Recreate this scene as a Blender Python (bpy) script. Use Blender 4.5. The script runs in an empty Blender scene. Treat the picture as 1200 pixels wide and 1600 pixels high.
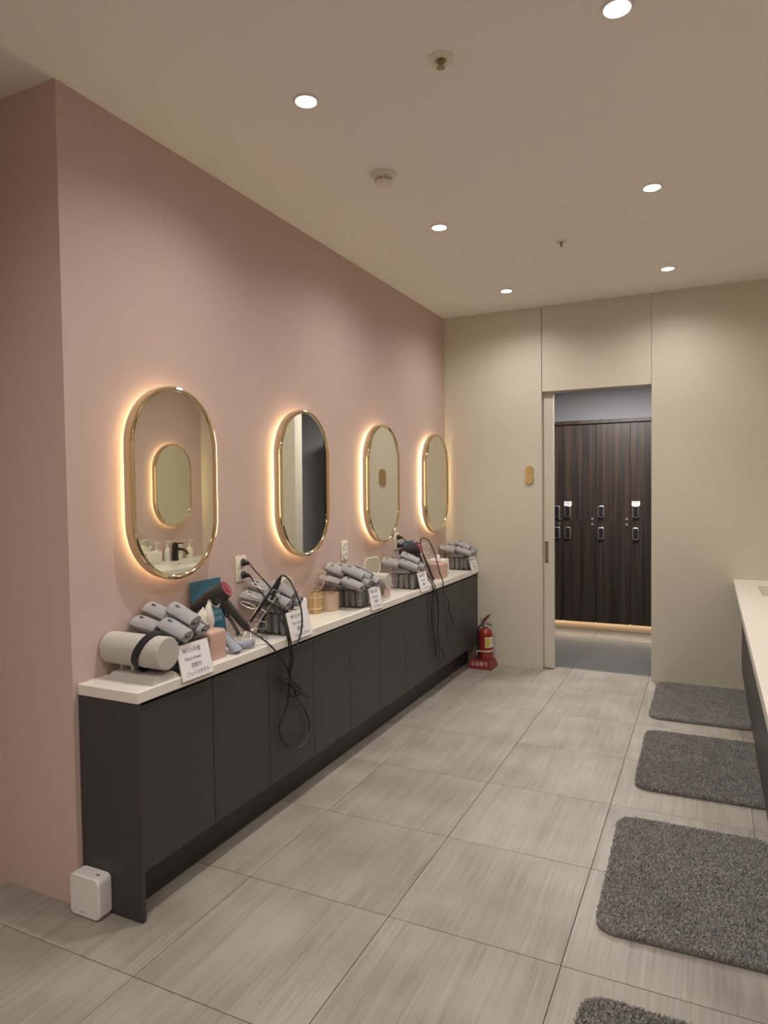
import bpy, bmesh, math, random
import numpy as np
from mathutils import Vector, Matrix, noise

SC = bpy.context.scene
COL = SC.collection
random.seed(7)

# ------------------------------------------------------------------ camera
CAM = (2.0723, -0.0761, 1.5148)
YAW, PITCH, ROLL, FPX = 0.4454, -0.0357, -0.0127, 1065.87
_f = Vector((-math.sin(YAW)*math.cos(PITCH), math.cos(YAW)*math.cos(PITCH), math.sin(PITCH)))
_r = Vector((math.cos(YAW), math.sin(YAW), 0))
_u = _r.cross(_f)
RT = math.cos(ROLL)*_r + math.sin(ROLL)*_u
UP = -math.sin(ROLL)*_r + math.cos(ROLL)*_u
cd = bpy.data.cameras.new('camera')
cd.sensor_fit = 'VERTICAL'; cd.sensor_height = 36.0
cd.lens = 36.0*FPX/1600.0
cd.clip_start = 0.02
cam = bpy.data.objects.new('camera', cd); COL.objects.link(cam)
M = Matrix((RT, UP, -_f)).transposed().to_4x4()
M.translation = Vector(CAM)
cam.matrix_world = M
SC.camera = cam

# ------------------------------------------------------------------ view, world, light levels
SC.view_settings.view_transform = 'Standard'
SC.view_settings.look = 'None'
SC.view_settings.gamma = 1.0
SC.view_settings.use_curve_mapping = False
SC.view_settings.exposure = 0.13
w = bpy.data.worlds.new('world'); SC.world = w; w.use_nodes = True
w.node_tree.nodes['Background'].inputs[0].default_value = (0.02, 0.02, 0.02, 1)
w.node_tree.nodes['Background'].inputs[1].default_value = 0.2
SPOT_W = 39.0            # each ceiling downlight: wide spill of its lens
BEAM_W, BEAM_ANGLE = 30.0, 66   # and the brighter core of its beam
SPOT_COL = (1.0, 0.95, 0.87)
SPOT_ANGLE = 155
LED_EMIT = 12.0          # strip behind every mirror
LOCKER_W = 55.0          # ceiling panel of the locker room

# ------------------------------------------------------------------ pixel helpers
def ray(u, v):
    return _f + (u-600)/FPX*RT - (v-800)/FPX*UP
def on(axis, val, u, v):
    d = ray(u, v); t = (val-CAM[axis])/d[axis]
    return Vector(CAM) + t*d
def atx(u, v, x): return on(0, x, u, v)
def depth_of(p): return (Vector(p)-Vector(CAM)).dot(_f)
def at_depth(u, v, d): return Vector(CAM) + d*ray(u, v)

# ------------------------------------------------------------------ measured room
H, L, W = 2.9605, 5.506, 2.82
HC, DC, YC = 0.816, 0.292, 1.657
YA, XN = 1.637, -0.39
YT = 5.632               # back face of the far wall
DX1, DX2, DT = 0.840, 1.672, 2.276

# ------------------------------------------------------------------ materials
def mat(name, col, rough=0.5, metal=0.0, noise_amt=0.0, nscale=40.0, bump=0.0, bscale=200.0, spec=0.5,
        emit=None, estr=0.0, trans=0.0, coat=0.0, sheen=0.0, stretch=None):
    m = bpy.data.materials.new(name); m.use_nodes = True
    nt = m.node_tree; b = nt.nodes['Principled BSDF']
    b.inputs['Base Color'].default_value = (*col, 1)
    b.inputs['Roughness'].default_value = rough
    b.inputs['Metallic'].default_value = metal
    b.inputs['Specular IOR Level'].default_value = spec
    b.inputs['Transmission Weight'].default_value = trans
    b.inputs['Coat Weight'].default_value = coat
    b.inputs['Sheen Weight'].default_value = sheen
    if emit:
        b.inputs['Emission Color'].default_value = (*emit, 1)
        b.inputs['Emission Strength'].default_value = estr
    tc = nt.nodes.new('ShaderNodeTexCoord')
    src = tc.outputs['Object']
    if stretch:
        mp = nt.nodes.new('ShaderNodeMapping'); mp.inputs['Scale'].default_value = stretch
        nt.links.new(src, mp.inputs['Vector']); src = mp.outputs['Vector']
    if noise_amt > 0:
        n = nt.nodes.new('ShaderNodeTexNoise'); n.inputs['Scale'].default_value = nscale
        n.inputs['Detail'].default_value = 6
        nt.links.new(src, n.inputs['Vector'])
        r = nt.nodes.new('ShaderNodeMixRGB'); r.blend_type = 'MIX'
        r.inputs[1].default_value = (*[c*(1-noise_amt) for c in col], 1)
        r.inputs[2].default_value = (*[min(1, c*(1+noise_amt)) for c in col], 1)
        nt.links.new(n.outputs['Fac'], r.inputs[0]); nt.links.new(r.outputs[0], b.inputs['Base Color'])
    if bump > 0:
        n2 = nt.nodes.new('ShaderNodeTexNoise'); n2.inputs['Scale'].default_value = bscale
        n2.inputs['Detail'].default_value = 4
        nt.links.new(src, n2.inputs['Vector'])
        bp = nt.nodes.new('ShaderNodeBump'); bp.inputs['Strength'].default_value = bump
        bp.inputs['Distance'].default_value = 0.002
        nt.links.new(n2.outputs['Fac'], bp.inputs['Height']); nt.links.new(bp.outputs[0], b.inputs['Normal'])
    return m

def tile_material(name, c_lo, c_hi, c_tint, streak=1.0, rough=0.45):
    """brushed stone-look tile: fine streaks running along Y, clouded, shifted per tile"""
    m = bpy.data.materials.new(name); m.use_nodes = True
    nt = m.node_tree; b = nt.nodes['Principled BSDF']; N = nt.nodes.new; K = nt.links.new
    tc = N('ShaderNodeTexCoord'); oi = N('ShaderNodeObjectInfo')
    off = N('ShaderNodeVectorMath'); off.operation = 'SCALE'; off.inputs[0].default_value = (37.0, 61.0, 13.0)
    K(oi.outputs['Random'], off.inputs['Scale'])
    add = N('ShaderNodeVectorMath'); add.operation = 'ADD'
    K(tc.outputs['Object'], add.inputs[0]); K(off.outputs[0], add.inputs[1])
    mp = N('ShaderNodeMapping'); mp.inputs['Scale'].default_value = (150, 3.0, 1); K(add.outputs[0], mp.inputs['Vector'])
    n1 = N('ShaderNodeTexNoise'); n1.inputs['Scale'].default_value = 1.0; n1.inputs['Detail'].default_value = 5; K(mp.outputs[0], n1.inputs['Vector'])
    mp2 = N('ShaderNodeMapping'); mp2.inputs['Scale'].default_value = (30, 1.2, 1); K(add.outputs[0], mp2.inputs['Vector'])
    n2 = N('ShaderNodeTexNoise'); n2.inputs['Scale'].default_value = 1.0; n2.inputs['Detail'].default_value = 4; K(mp2.outputs[0], n2.inputs['Vector'])
    n3 = N('ShaderNodeTexNoise'); n3.inputs['Scale'].default_value = 3.2; n3.inputs['Detail'].default_value = 6; K(add.outputs[0], n3.inputs['Vector'])
    def mth(op, a, b_):
        q = N('ShaderNodeMath'); q.operation = op
        for i, s in enumerate((a, b_)):
            if isinstance(s, (int, float)): q.inputs[i].default_value = s
            else: K(s, q.inputs[i])
        return q.outputs[0]
    s = mth('ADD', mth('MULTIPLY', n1.outputs['Fac'], 0.55*streak), mth('MULTIPLY', n2.outputs['Fac'], 0.35*streak))
    s = mth('ADD', s, mth('MULTIPLY', n3.outputs['Fac'], 0.65))
    s = mth('ADD', s, mth('MULTIPLY', oi.outputs['Random'], 0.06))
    rp = N('ShaderNodeValToRGB'); e = rp.color_ramp.elements
    lo = 0.45*streak+0.32-0.22; hi = lo+0.44
    e[0].position = max(0, lo); e[0].color = (*c_lo, 1)
    e[1].position = min(1, hi); e[1].color = (*c_hi, 1)
    K(s, rp.inputs[0])
    mx = N('ShaderNodeMixRGB'); mx.inputs[2].default_value = (*c_tint, 1)
    n4 = N('ShaderNodeTexNoise'); n4.inputs['Scale'].default_value = 1.7; n4.inputs['Detail'].default_value = 3; K(add.outputs[0], n4.inputs['Vector'])
    K(mth('MULTIPLY', n4.outputs['Fac'], 0.55), mx.inputs[0]); K(rp.outputs[0], mx.inputs[1])
    K(mx.outputs[0], b.inputs['Base Color'])
    b.inputs['Roughness'].default_value = rough
    b.inputs['Specular IOR Level'].default_value = 0.35
    bp = N('ShaderNodeBump'); bp.inputs['Strength'].default_value = 0.12; bp.inputs['Distance'].default_value = 0.001
    K(n1.outputs['Fac'], bp.inputs['Height']); K(bp.outputs[0], b.inputs['Normal'])
    return m

def wood_material(name, c_lo, c_hi, rough=0.45):
    m = bpy.data.materials.new(name); m.use_nodes = True
    nt = m.node_tree; b = nt.nodes['Principled BSDF']; N = nt.nodes.new; K = nt.links.new
    tc = N('ShaderNodeTexCoord'); oi = N('ShaderNodeObjectInfo')
    off = N('ShaderNodeVectorMath'); off.operation = 'SCALE'; off.inputs[0].default_value = (9.0, 5.0, 7.0); K(oi.outputs['Random'], off.inputs['Scale'])
    add = N('ShaderNodeVectorMath'); add.operation = 'ADD'; K(tc.outputs['Object'], add.inputs[0]); K(off.outputs[0], add.inputs[1])
    mp = N('ShaderNodeMapping'); mp.inputs['Scale'].default_value = (26, 26, 0.9); K(add.outputs[0], mp.inputs['Vector'])
    n1 = N('ShaderNodeTexNoise'); n1.inputs['Scale'].default_value = 1.0; n1.inputs['Detail'].default_value = 8
    n1.inputs['Distortion'].default_value = 0.6; K(mp.outputs[0], n1.inputs['Vector'])
    rp = N('ShaderNodeValToRGB'); e = rp.color_ramp.elements
    e[0].position = 0.33; e[0].color = (*c_lo, 1); e[1].position = 0.7; e[1].color = (*c_hi, 1)
    K(n1.outputs['Fac'], rp.inputs[0]); K(rp.outputs[0], b.inputs['Base Color'])
    b.inputs['Roughness'].default_value = rough
    return m

PINK = (0.605, 0.465, 0.43)
m_pink = mat('pink_paint', PINK, 0.55, bump=0.06, bscale=350, spec=0.3)
m_cream = mat('cream_panel', (0.645, 0.605, 0.515), 0.42, spec=0.4)
m_ceil = mat('ceiling_paint', (0.86, 0.84, 0.79), 0.8, spec=0.2)
m_grout = mat('grout', (0.09, 0.08, 0.07), 0.9)
m_tile = tile_material('floor_tile_stone', (0.160, 0.141, 0.120), (0.36, 0.332, 0.298), (0.280, 0.244, 0.195))
m_char = mat('charcoal_laminate', (0.047, 0.044, 0.044), 0.42, spec=0.4, bump=0.03, bscale=500)
m_quartz = mat('white_quartz', (0.80, 0.77, 0.71), 0.22, noise_amt=0.05, nscale=9, spec=0.5)
m_gold = mat('polished_gold', (0.82, 0.68, 0.42), 0.10, 1.0)
m_brass = mat('brushed_brass', (0.66, 0.55, 0.30), 0.28, 1.0, bump=0.05, bscale=300)
m_glass_mirror = mat('mirror_silver', (0.88, 0.89, 0.80), 0.015, 1.0)
m_housing = mat('mirror_housing', (0.62, 0.50, 0.40), 0.5)
m_led = mat('warm_led', (1, 0.8, 0.5), 0.5, emit=(1.0, 0.80, 0.44), estr=LED_EMIT)
m_lamp = mat('downlight_lens', (1, 1, 1), 0.5, emit=(1.0, 0.93, 0.84), estr=30.0)
m_white = mat('white_plastic', (0.78, 0.77, 0.75), 0.35)
m_offw = mat('ivory_plastic', (0.76, 0.72, 0.62), 0.4)
m_black = mat('black_rubber', (0.010, 0.010, 0.010), 0.4)
m_blackp = mat('black_plastic', (0.020, 0.019, 0.020), 0.35)
m_dryer = mat('dark_iron_plastic', (0.034, 0.029, 0.028), 0.35)
m_mag = mat('magenta_plastic', (0.22, 0.012, 0.045), 0.3)
m_chrome = mat('chrome', (0.88, 0.87, 0.85), 0.30, 0.75)
m_wire = mat('grey_wire', (0.16, 0.145, 0.135), 0.4, 0.5)
m_towel = mat('grey_terry', (0.335, 0.332, 0.345), 0.95, noise_amt=0.16, nscale=90, bump=0.9, bscale=420, sheen=0.25)
m_towel2 = mat('bluish_cloth', (0.36, 0.39, 0.46), 0.95, noise_amt=0.12, nscale=60, bump=0.7, bscale=350, sheen=0.2)
m_logo = mat('embroidery', (0.05, 0.05, 0.06), 0.9)
m_paper = mat('white_paper', (0.80, 0.79, 0.80), 0.6)
m_ink = mat('black_ink', (0.02, 0.02, 0.02), 0.7)
m_teal = mat('teal_print', (0.030, 0.125, 0.185), 0.4)
m_tealink = mat('pale_print', (0.45, 0.60, 0.66), 0.6)
m_felt = mat('grey_felt', (0.50, 0.48, 0.445), 0.95, noise_amt=0.10, nscale=160, bump=0.5, bscale=500)
m_stone = mat('stone_base', (0.47, 0.45, 0.42), 0.8, noise_amt=0.08, nscale=60, bump=0.2, bscale=200)
m_band = mat('black_velvet', (0.012, 0.009, 0.010), 0.9, bump=0.3, bscale=200, sheen=0.1)
m_blush = mat('blush_leather', (0.55, 0.365, 0.305), 0.42, bump=0.08, bscale=400)
m_tissue = mat('tissue', (0.84, 0.80, 0.72), 0.9)
m_bamboo = wood_material('bamboo', (0.50, 0.33, 0.15), (0.70, 0.52, 0.29), 0.5)
m_bambooband = mat('bamboo_band', (0.72, 0.58, 0.36), 0.5)
m_beige = mat('beige_plastic', (0.60, 0.45, 0.335), 0.5)
m_brush = mat('blush_brush', (0.58, 0.44, 0.37), 0.45)
m_acryl = mat('clear_acrylic', (0.95, 0.95, 0.95), 0.03, trans=1.0)
m_red = mat('red_enamel', (0.24, 0.020, 0.014), 0.25, coat=0.4)
m_redp = mat('red_plastic', (0.20, 0.022, 0.030), 0.4)
m_yellow = mat('yellow_print', (0.62, 0.52, 0.04), 0.5)
m_creamband = mat('cream_band', (0.75, 0.66, 0.48), 0.5)
m_mat = mat('grey_pile', (0.37, 0.352, 0.33), 0.95, noise_amt=0.14, nscale=9, sheen=0.2)
m_matback = mat('mat_backing', (0.15, 0.14, 0.13), 0.9)
m_locker = wood_material('dark_woodgrain', (0.012, 0.007, 0.005), (0.050, 0.032, 0.021), 0.48)
m_plinth = mat('plinth_beige', (0.55, 0.43, 0.30), 0.5)
m_ltile = mat('dark_grey_tile', (0.115, 0.112, 0.105), 0.30, noise_amt=0.1, nscale=4)
m_bluewall = mat('grey_paint', (0.40, 0.39, 0.41), 0.7)
m_ledw = mat('plinth_led', (1, 1, 1), 0.5, emit=(1.0, 0.80, 0.58), estr=9.0)
m_panel = mat('panel_lamp', (1, 1, 1), 0.5, emit=(0.85, 0.92, 1.0), estr=2.5)
m_grey = mat('grey_plastic', (0.25, 0.25, 0.25), 0.5)
m_silver = mat('satin_silver', (0.70, 0.68, 0.66), 0.3, 0.9)
m_bronze = mat('dull_bronze', (0.36, 0.29, 0.19), 0.4, 0.8)
m_soap = mat('cream_soap_bottle', (0.80, 0.75, 0.62), 0.35)
m_faucet = mat('gunmetal', (0.030, 0.028, 0.030), 0.3, 0.5)

# ------------------------------------------------------------------ geometry helpers: everything is (verts, faces)
def box(x0, x1, y0, y1, z0, z1):
    v = [(x0,y0,z0),(x1,y0,z0),(x1,y1,z0),(x0,y1,z0),(x0,y0,z1),(x1,y0,z1),(x1,y1,z1),(x0,y1,z1)]
    f = [(0,3,2,1),(4,5,6,7),(0,1,5,4),(1,2,6,5),(2,3,7,6),(3,0,4,7)]
    return v, f
def bbox(x0, x1, y0, y1, z0, z1, r=0.004, seg=2, edges=None):
    """bevelled box; edges: None all, 'v' only vertical edges, 't' all but the bottom ring"""
    bm = bmesh.new(); v, f = box(x0, x1, y0, y1, z0, z1)
    vs = [bm.verts.new(p) for p in v]
    for q in f: bm.faces.new([vs[i] for i in q])
    es = []
    for e in bm.edges:
        a, b = e.verts[0].co, e.verts[1].co
        vert = abs(a.z-b.z) > 1e-6
        if edges == 'v' and not vert: continue
        if edges == 't' and not vert and a.z < (z0+z1)/2: continue
        es.append(e)
    bmesh.ops.bevel(bm, geom=es, offset=r, segments=seg, profile=0.5, affect='EDGES')
    bm.verts.index_update()
    out = ([tuple(p.co) for p in bm.verts], [tuple(p.index for p in q.verts) for q in bm.faces])
    bm.free(); return out
def join(*gs):
    V, F = [], []
    for v, f in gs:
        n = len(V); V += [tuple(p) for p in v]; F += [tuple(i+n for i in q) for q in f]
    return V, F
def xf(g, Mx): return [tuple(Mx @ Vector(p)) for p in g[0]], g[1]
def lathe(prof, n=32, cap=True):
    """prof: list of (r, z), turned about Z"""
    V, F = [], []
    for r, z in prof:
        for i in range(n):
            a = 2*math.pi*i/n; V.append((r*math.cos(a), r*math.sin(a), z))
    for k in range(len(prof)-1):
        for i in range(n):
            j = (i+1) % n; F.append((k*n+i, k*n+j, (k+1)*n+j, (k+1)*n+i))
    if cap:
        F.append(tuple(reversed(range(n)))); F.append(tuple(range((len(prof)-1)*n, len(prof)*n)))
    return V, F
def frame_of(d):
    d = Vector(d).normalized()
    a = Vector((0,0,1)) if abs(d.z) < 0.9 else Vector((1,0,0))
    s = a.cross(d).normalized(); t = d.cross(s)
    return s, t, d
def along(g, p, d):
    """put a Z-axis shape at p with its Z along d"""
    s, t, d = frame_of(d)
    Mx = Matrix((s, t, d)).transposed().to_4x4(); Mx.translation = Vector(p)
    return xf(g, Mx)
def catmull(P, n=8, closed=False):
    P = [Vector(p) for p in P]; out = []
    m = len(P)
    rng = range(m) if closed else range(m-1)
    for i in rng:
        g = lambda k: P[k % m] if closed else P[max(0, min(m-1, k))]
        a, b, c, d = g(i-1), g(i), g(i+1), g(i+2)
        for k in range(n):
            t = k/n
            out.append(0.5*((2*b)+(-a+c)*t+(2*a-5*b+4*c-d)*t*t+(-a+3*b-3*c+d)*t**3))
    if not closed: out.append(P[-1])
    return out
def tube(P, r, n=8, closed=False):
    """tube along a polyline; r a number or list"""
    P = [Vector(p) for p in P]; m = len(P); V, F = [], []
    rs = r if isinstance(r, (list, tuple)) else [r]*m
    prev = None
    for i in range(m):
        if closed: d = P[(i+1) % m]-P[i-1]
        else: d = P[min(i+1, m-1)]-P[max(i-1, 0)]
        d.normalize()
        if prev is None: s, t, _ = frame_of(d)
        else:
            s = prev - d*prev.dot(d)
            if s.length < 1e-6: s = frame_of(d)[0]
            s.normalize(); t = d.cross(s)
        prev = s
        for k in range(n):
            a = 2*math.pi*k/n; V.append(tuple(P[i]+rs[i]*(math.cos(a)*s+math.sin(a)*t)))
    for i in range(m if closed else m-1):
        j = (i+1) % m
        for k in range(n):
            l = (k+1) % n; F.append((i*n+k, i*n+l, j*n+l, j*n+k))
    if not closed:
        F.append(tuple(reversed(range(n)))); F.append(tuple(range((m-1)*n, m*n)))
    return V, F
def prism(outline, z0, z1):
    n = len(outline)
    V = [(x,y,z0) for x,y in outline]+[(x,y,z1) for x,y in outline]
    F = [tuple(reversed(range(n))), tuple(range(n,2*n))]+[(i,(i+1)%n,n+(i+1)%n,n+i) for i in range(n)]
    return V, F
def rrect(w, h, r, n=6):
    out = []
    for cx, cy, a0 in ((w/2-r,h/2-r,0),(-w/2+r,h/2-r,90),(-w/2+r,-h/2+r,180),(w/2-r,-h/2+r,270)):
        for k in range(n+1):
            a = math.radians(a0+90*k/n); out.append((cx+r*math.cos(a), cy+r*math.sin(a)))
    return out
def sweep_rrect(w, h, r, prof, n=16):
    """rings of a rounded rectangle: prof = list of (inset, z); returns open band"""
    V, F = [], []; m = None
    for ins, z in prof:
        o = rrect(w-2*ins, h-2*ins, max(r-ins, 1e-4), n); m = len(o)
        V += [(x,y,z) for x,y in o]
    for k in range(len(prof)-1):
        for i in range(m):
            j = (i+1) % m; F.append((k*m+i, k*m+j, (k+1)*m+j, (k+1)*m+i))
    return V, F
def cyl(p0, p1, r0, r1=None, n=24):
    p0, p1 = Vector(p0), Vector(p1); r1 = r0 if r1 is None else r1
    return along(lathe([(r0,0),(r1,(p1-p0).length)], n), p0, p1-p0)
def text_geo(s, size, align='CENTER', extr=0.0):
    c = bpy.data.curves.new('tmp_text', 'FONT'); c.body = s; c.size = size; c.align_x = align; c.align_y = 'CENTER'
    c.resolution_u = 3
    o = bpy.data.objects.new('tmp_text', c); COL.objects.link(o)
    dg = bpy.context.evaluated_depsgraph_get(); dg.update()
    me = bpy.data.meshes.new_from_object(o.evaluated_get(dg))
    g = ([tuple(v.co) for v in me.vertices], [tuple(p.vertices) for p in me.polygons])
    bpy.data.objects.remove(o); bpy.data.curves.remove(c); bpy.data.meshes.remove(me)
    return g

# ------------------------------------------------------------------ object helpers
def obj(name, g, m, parent=None, smooth=True, label=None, loc=None):
    me = bpy.data.meshes.new(name)
    V = g[0]
    if parent is not None and loc is None:
        pl = ROOTS.get(parent.name, Vector((0,0,0)))
        V = [(p[0]-pl.x, p[1]-pl.y, p[2]-pl.z) for p in V]
    me.from_pydata(V, [], g[1]); me.validate(); me.update()
    bm = bmesh.new(); bm.from_mesh(me); bmesh.ops.recalc_face_normals(bm, faces=bm.faces); bm.to_mesh(me); bm.free()
    if smooth:
        me.polygons.foreach_set('use_smooth', [True]*len(me.polygons))
        me.set_sharp_from_angle(angle=math.radians(35))
    me.materials.append(m)
    o = bpy.data.objects.new(name, me); COL.objects.link(o)
    if parent is not None:
        o.parent = parent
        ROOTS[o.name] = Vector((0,0,0)) if loc is not None else ROOTS.get(parent.name, Vector((0,0,0)))
    if label: o['label'] = label
    return o
ROOTS = {}
def tag(o, label, cat, group=None):
    o['label'] = label; o['category'] = cat
    if group: o['group'] = group
    return o
def thing(name, label, cat, loc, group=None):
    """Empty at a thing's base; parts given in world coordinates"""
    o = bpy.data.objects.new(name, None); o.empty_display_size = 0.05; COL.objects.link(o)
    o.location = loc; ROOTS[o.name] = Vector(loc)
    return tag(o, label, cat, group)
def solo(name, g, m, label, cat, loc, group=None, smooth=True):
    """one-mesh thing, geometry in world coordinates, origin at loc"""
    l = Vector(loc); V = [(p[0]-l.x, p[1]-l.y, p[2]-l.z) for p in g[0]]
    o = obj(name, (V, g[1]), m, smooth=smooth); o.location = loc
    return tag(o, label, cat, group)
def struct(name, g, m, parent=None, smooth=True):
    o = obj(name, g, m, parent, smooth)
    if parent is None: o['kind'] = 'structure'
    return o
def copy_tree(o, parent=None):
    c = o.copy(); COL.objects.link(c)
    if parent is not None: c.parent = parent
    for ch in list(o.children): copy_tree(ch, c)
    return c

# ================================================================== THE ROOM
Y0ROOM = -2.6
# floor: dark grout bed with every tile laid on it
floor = struct('floor', box(-0.5, W+0.1, Y0ROOM-0.1, YT, -0.12, -0.004), m_grout)
X0T, Y0T, TS, JT = 0.4547, 1.4528, 0.6, 0.0024
tile_cache = {}
for i in range(-2, 5):
    for j in range(-7, 8):
        x0, x1 = max(X0T+i*TS, XN), min(X0T+(i+1)*TS, W)
        y0, y1 = max(Y0T+j*TS, Y0ROOM), min(Y0T+(j+1)*TS, YT)
        if x1-x0 < 0.02 or y1-y0 < 0.02: continue
        wx, wy = round(x1-x0, 4), round(y1-y0, 4)
        key = (wx, wy)
        if key not in tile_cache:
            g = bbox(-wx/2+JT/2, wx/2-JT/2, -wy/2+JT/2, wy/2-JT/2, -0.012, 0.0, 0.0012, 1, 't')
            o = obj('floor_tile', g, m_tile, floor, loc=1); tile_cache[key] = o.data
        else:
            o = bpy.data.objects.new('floor_tile', tile_cache[key]); COL.objects.link(o); o.parent = floor
        o.location = ((x0+x1)/2, (y0+y1)/2, 0)

struct('ceiling', box(-0.5, W+0.1, Y0ROOM-0.1, YT, H, H+0.1), m_ceil)
struct('wall_left', box(-0.5, 0.0, YA, YT, -0.12, H+0.1), m_pink)
struct('wall_left_near', box(-0.5, XN, Y0ROOM, YA, -0.12, H+0.1), m_pink)
struct('wall_right', box(W, W+0.1, Y0ROOM, YT, -0.12, H+0.1), m_pink)
struct('wall_back', box(-0.5, W+0.1, Y0ROOM-0.1, Y0ROOM, -0.12, H+0.1), m_cream)
# far wall: three laminate panels with shadow joints round the doorway
wf = struct('wall_far', join(box(0.0, DX1-0.06, L+0.012, YT, -0.05, H), box(DX2+0.02, W, L+0.012, YT, -0.05, H),
                             box(DX1-0.06, DX2+0.02, L+0.012, YT, DT+0.02, H)), m_grout)
G = 0.0022
obj('wall_panel', bbox(0.0, DX1-G, L, L+0.035, 0.0, H, 0.001, 1), m_cream, wf)
obj('wall_panel', bbox(DX1+G, DX2-G, L, L+0.04, DT, H, 0.001, 1), m_cream, wf)
obj('wall_panel', bbox(DX2, W, L, L+0.04, 0.0, H, 0.001, 1), m_cream, wf)
obj('door_jamb', box(DX2, DX2+0.04, L+0.04, YT, 0, DT), m_cream, wf)
obj('door_head', join(box(DX1-0.05, DX2+0.02, L+0.04, L+0.046, DT+0.0, DT+0.03), box(DX1-0.05, DX2+0.02, L+0.092, YT, DT, DT+0.03)), m_cream, wf)
obj('pocket_lining', box(DX1-0.06, DX1+0.0, L+0.095, YT, 0, DT), m_cream, wf)
# sliding leaf peeping out of its pocket
LX = 0.923
leaf = struct('door_1', bbox(0.30, LX, 5.552, 5.588, 0.014, DT+0.012, 0.002, 1), m_cream)
leaf.location = (0, 0, 0)
ha, hb = on(1, 5.552, 851.5, 846), on(1, 5.552, 857, 879)
pull = obj('flush_pull', join(box(ha.x, hb.x, 5.5495, 5.5525, hb.z, hb.z+0.012), box(ha.x, hb.x, 5.5495, 5.5525, ha.z-0.012, ha.z),
     box(ha.x, ha.x+0.006, 5.5495, 5.5525, hb.z, ha.z), box(hb.x-0.008, hb.x, 5.5495, 5.5525, hb.z, ha.z)), m_bronze, leaf, label='bronze recessed pull')
obj('pull_recess', box(ha.x+0.004, hb.x-0.006, 5.5512, 5.5522, hb.z+0.01, ha.z-0.01), m_bronze, pull)

# locker room beyond the door
lf = struct('floor_locker_room', box(-1.2, 3.6, YT, 8.0, -0.12, -0.004), m_grout)
lt = None
for i in range(-4, 5):
    for j in range(-3, 3):
        x0 = 1.04+i*0.6; y0 = 6.87+j*0.6
        a, b = max(y0, YT), min(y0+0.6, 7.4)
        if b-a < 0.03: continue
        o = obj('floor_tile', bbox(x0+0.0015, x0+0.5985, a+(0.0015 if a > YT else 0), b-0.0015, -0.012, 0.0, 0.001, 1, 't'), m_ltile, lf)
struct('wall_locker_room_back', box(-1.2, 3.6, 7.72, 7.82, -0.12, 2.7), m_bluewall)
struct('wall_locker_room_left', box(-1.3, -1.2, YT, 7.82, -0.12, 2.7), m_bluewall)
struct('wall_locker_room_right', box(3.6, 3.7, YT, 7.82, -0.12, 2.7), m_bluewall)
struct('ceiling_locker_room', box(-1.3, 3.7, YT, 7.82, 2.62, 2.72), m_bluewall)
struct('wall_locker_room_front', join(box(-1.3, -0.5, YT-0.1, YT, -0.12, 2.72), box(W+0.1, 3.7, YT-0.1, YT, -0.12, 2.72)), m_bluewall)

# ================================================================== CEILING FITTINGS
def downlight(name, x, y, label, group, end=''):
    t = thing(name, label, 'ceiling light', (x, y, H), group)
    ring = lathe([(0.036,-0.001),(0.040,-0.006),(0.047,-0.005),(0.050,0.0),(0.050,0.004),(0.036,0.004)], 32, False)
    obj('trim_ring', ring, m_white, t, loc=1)
    obj('lens'+end, lathe([(0.037,-0.0035),(0.037,0.002)], 32), m_lamp, t, loc=1)
    for nm, e, ang in (('bulb', SPOT_W, SPOT_ANGLE), ('beam', BEAM_W, BEAM_ANGLE)):
        ld = bpy.data.lights.new(nm, 'SPOT'); ld.energy = e; ld.color = SPOT_COL
        ld.spot_size = math.radians(ang); ld.spot_blend = 1.0; ld.shadow_soft_size = 0.035
        lo = bpy.data.objects.new(nm+end, ld); COL.objects.link(lo); lo.parent = t; lo.location = (0, 0, -0.012)
    return t
for y, txt in ((2.15, 'ahead of the entry corner'), (3.54, 'between the two sprinklers'), (4.93, 'by the cream doorway wall')):
    for x, side in ((0.709, 'above the dark storage counter'), (1.814, 'above the grey mats')):
        downlight('downlight', x, y, 'small round recessed downlight %s, %s' % (side, txt), 'ceiling downlights in two rows')
for y in (0.76, -0.63, -2.0):                # the same 1.39 m grid carried on over the entry, out of the picture
    for x in (0.709, 1.814):
        downlight('downlight_offscreen', x, y, 'small round recessed downlight in the entry half of the room', 'ceiling downlights over the entry', '_offscreen')

# smoke detector
t = thing('smoke_detector', 'white round smoke detector on the ceiling', 'detector', (0.708, 2.82, H))
obj('base', lathe([(0.058,0.002),(0.058,-0.012),(0.052,-0.016),(0.045,-0.016)], 32), m_offw, t, loc=1)
obj('neck', lathe([(0.029,-0.014),(0.029,-0.038)], 28), m_offw, t, loc=1)
obj('collar', lathe([(0.028,-0.014),(0.039,-0.014),(0.039,-0.024),(0.028,-0.024)], 32, False), m_offw, t, loc=1)
obj('dome', lathe([(0.028,-0.036),(0.040,-0.036),(0.040,-0.040),(0.036,-0.046),(0.020,-0.052),(0.001,-0.053)], 32), m_offw, t, loc=1)
for k in range(14):                                       # ribs with open vents between them
    obj('vent_rib', xf(box(-0.0030, 0.0030, 0.028, 0.0395, -0.037, -0.023), Matrix.Rotation(2*math.pi*k/14, 4, 'Z')), m_offw, t, loc=1)
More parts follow.
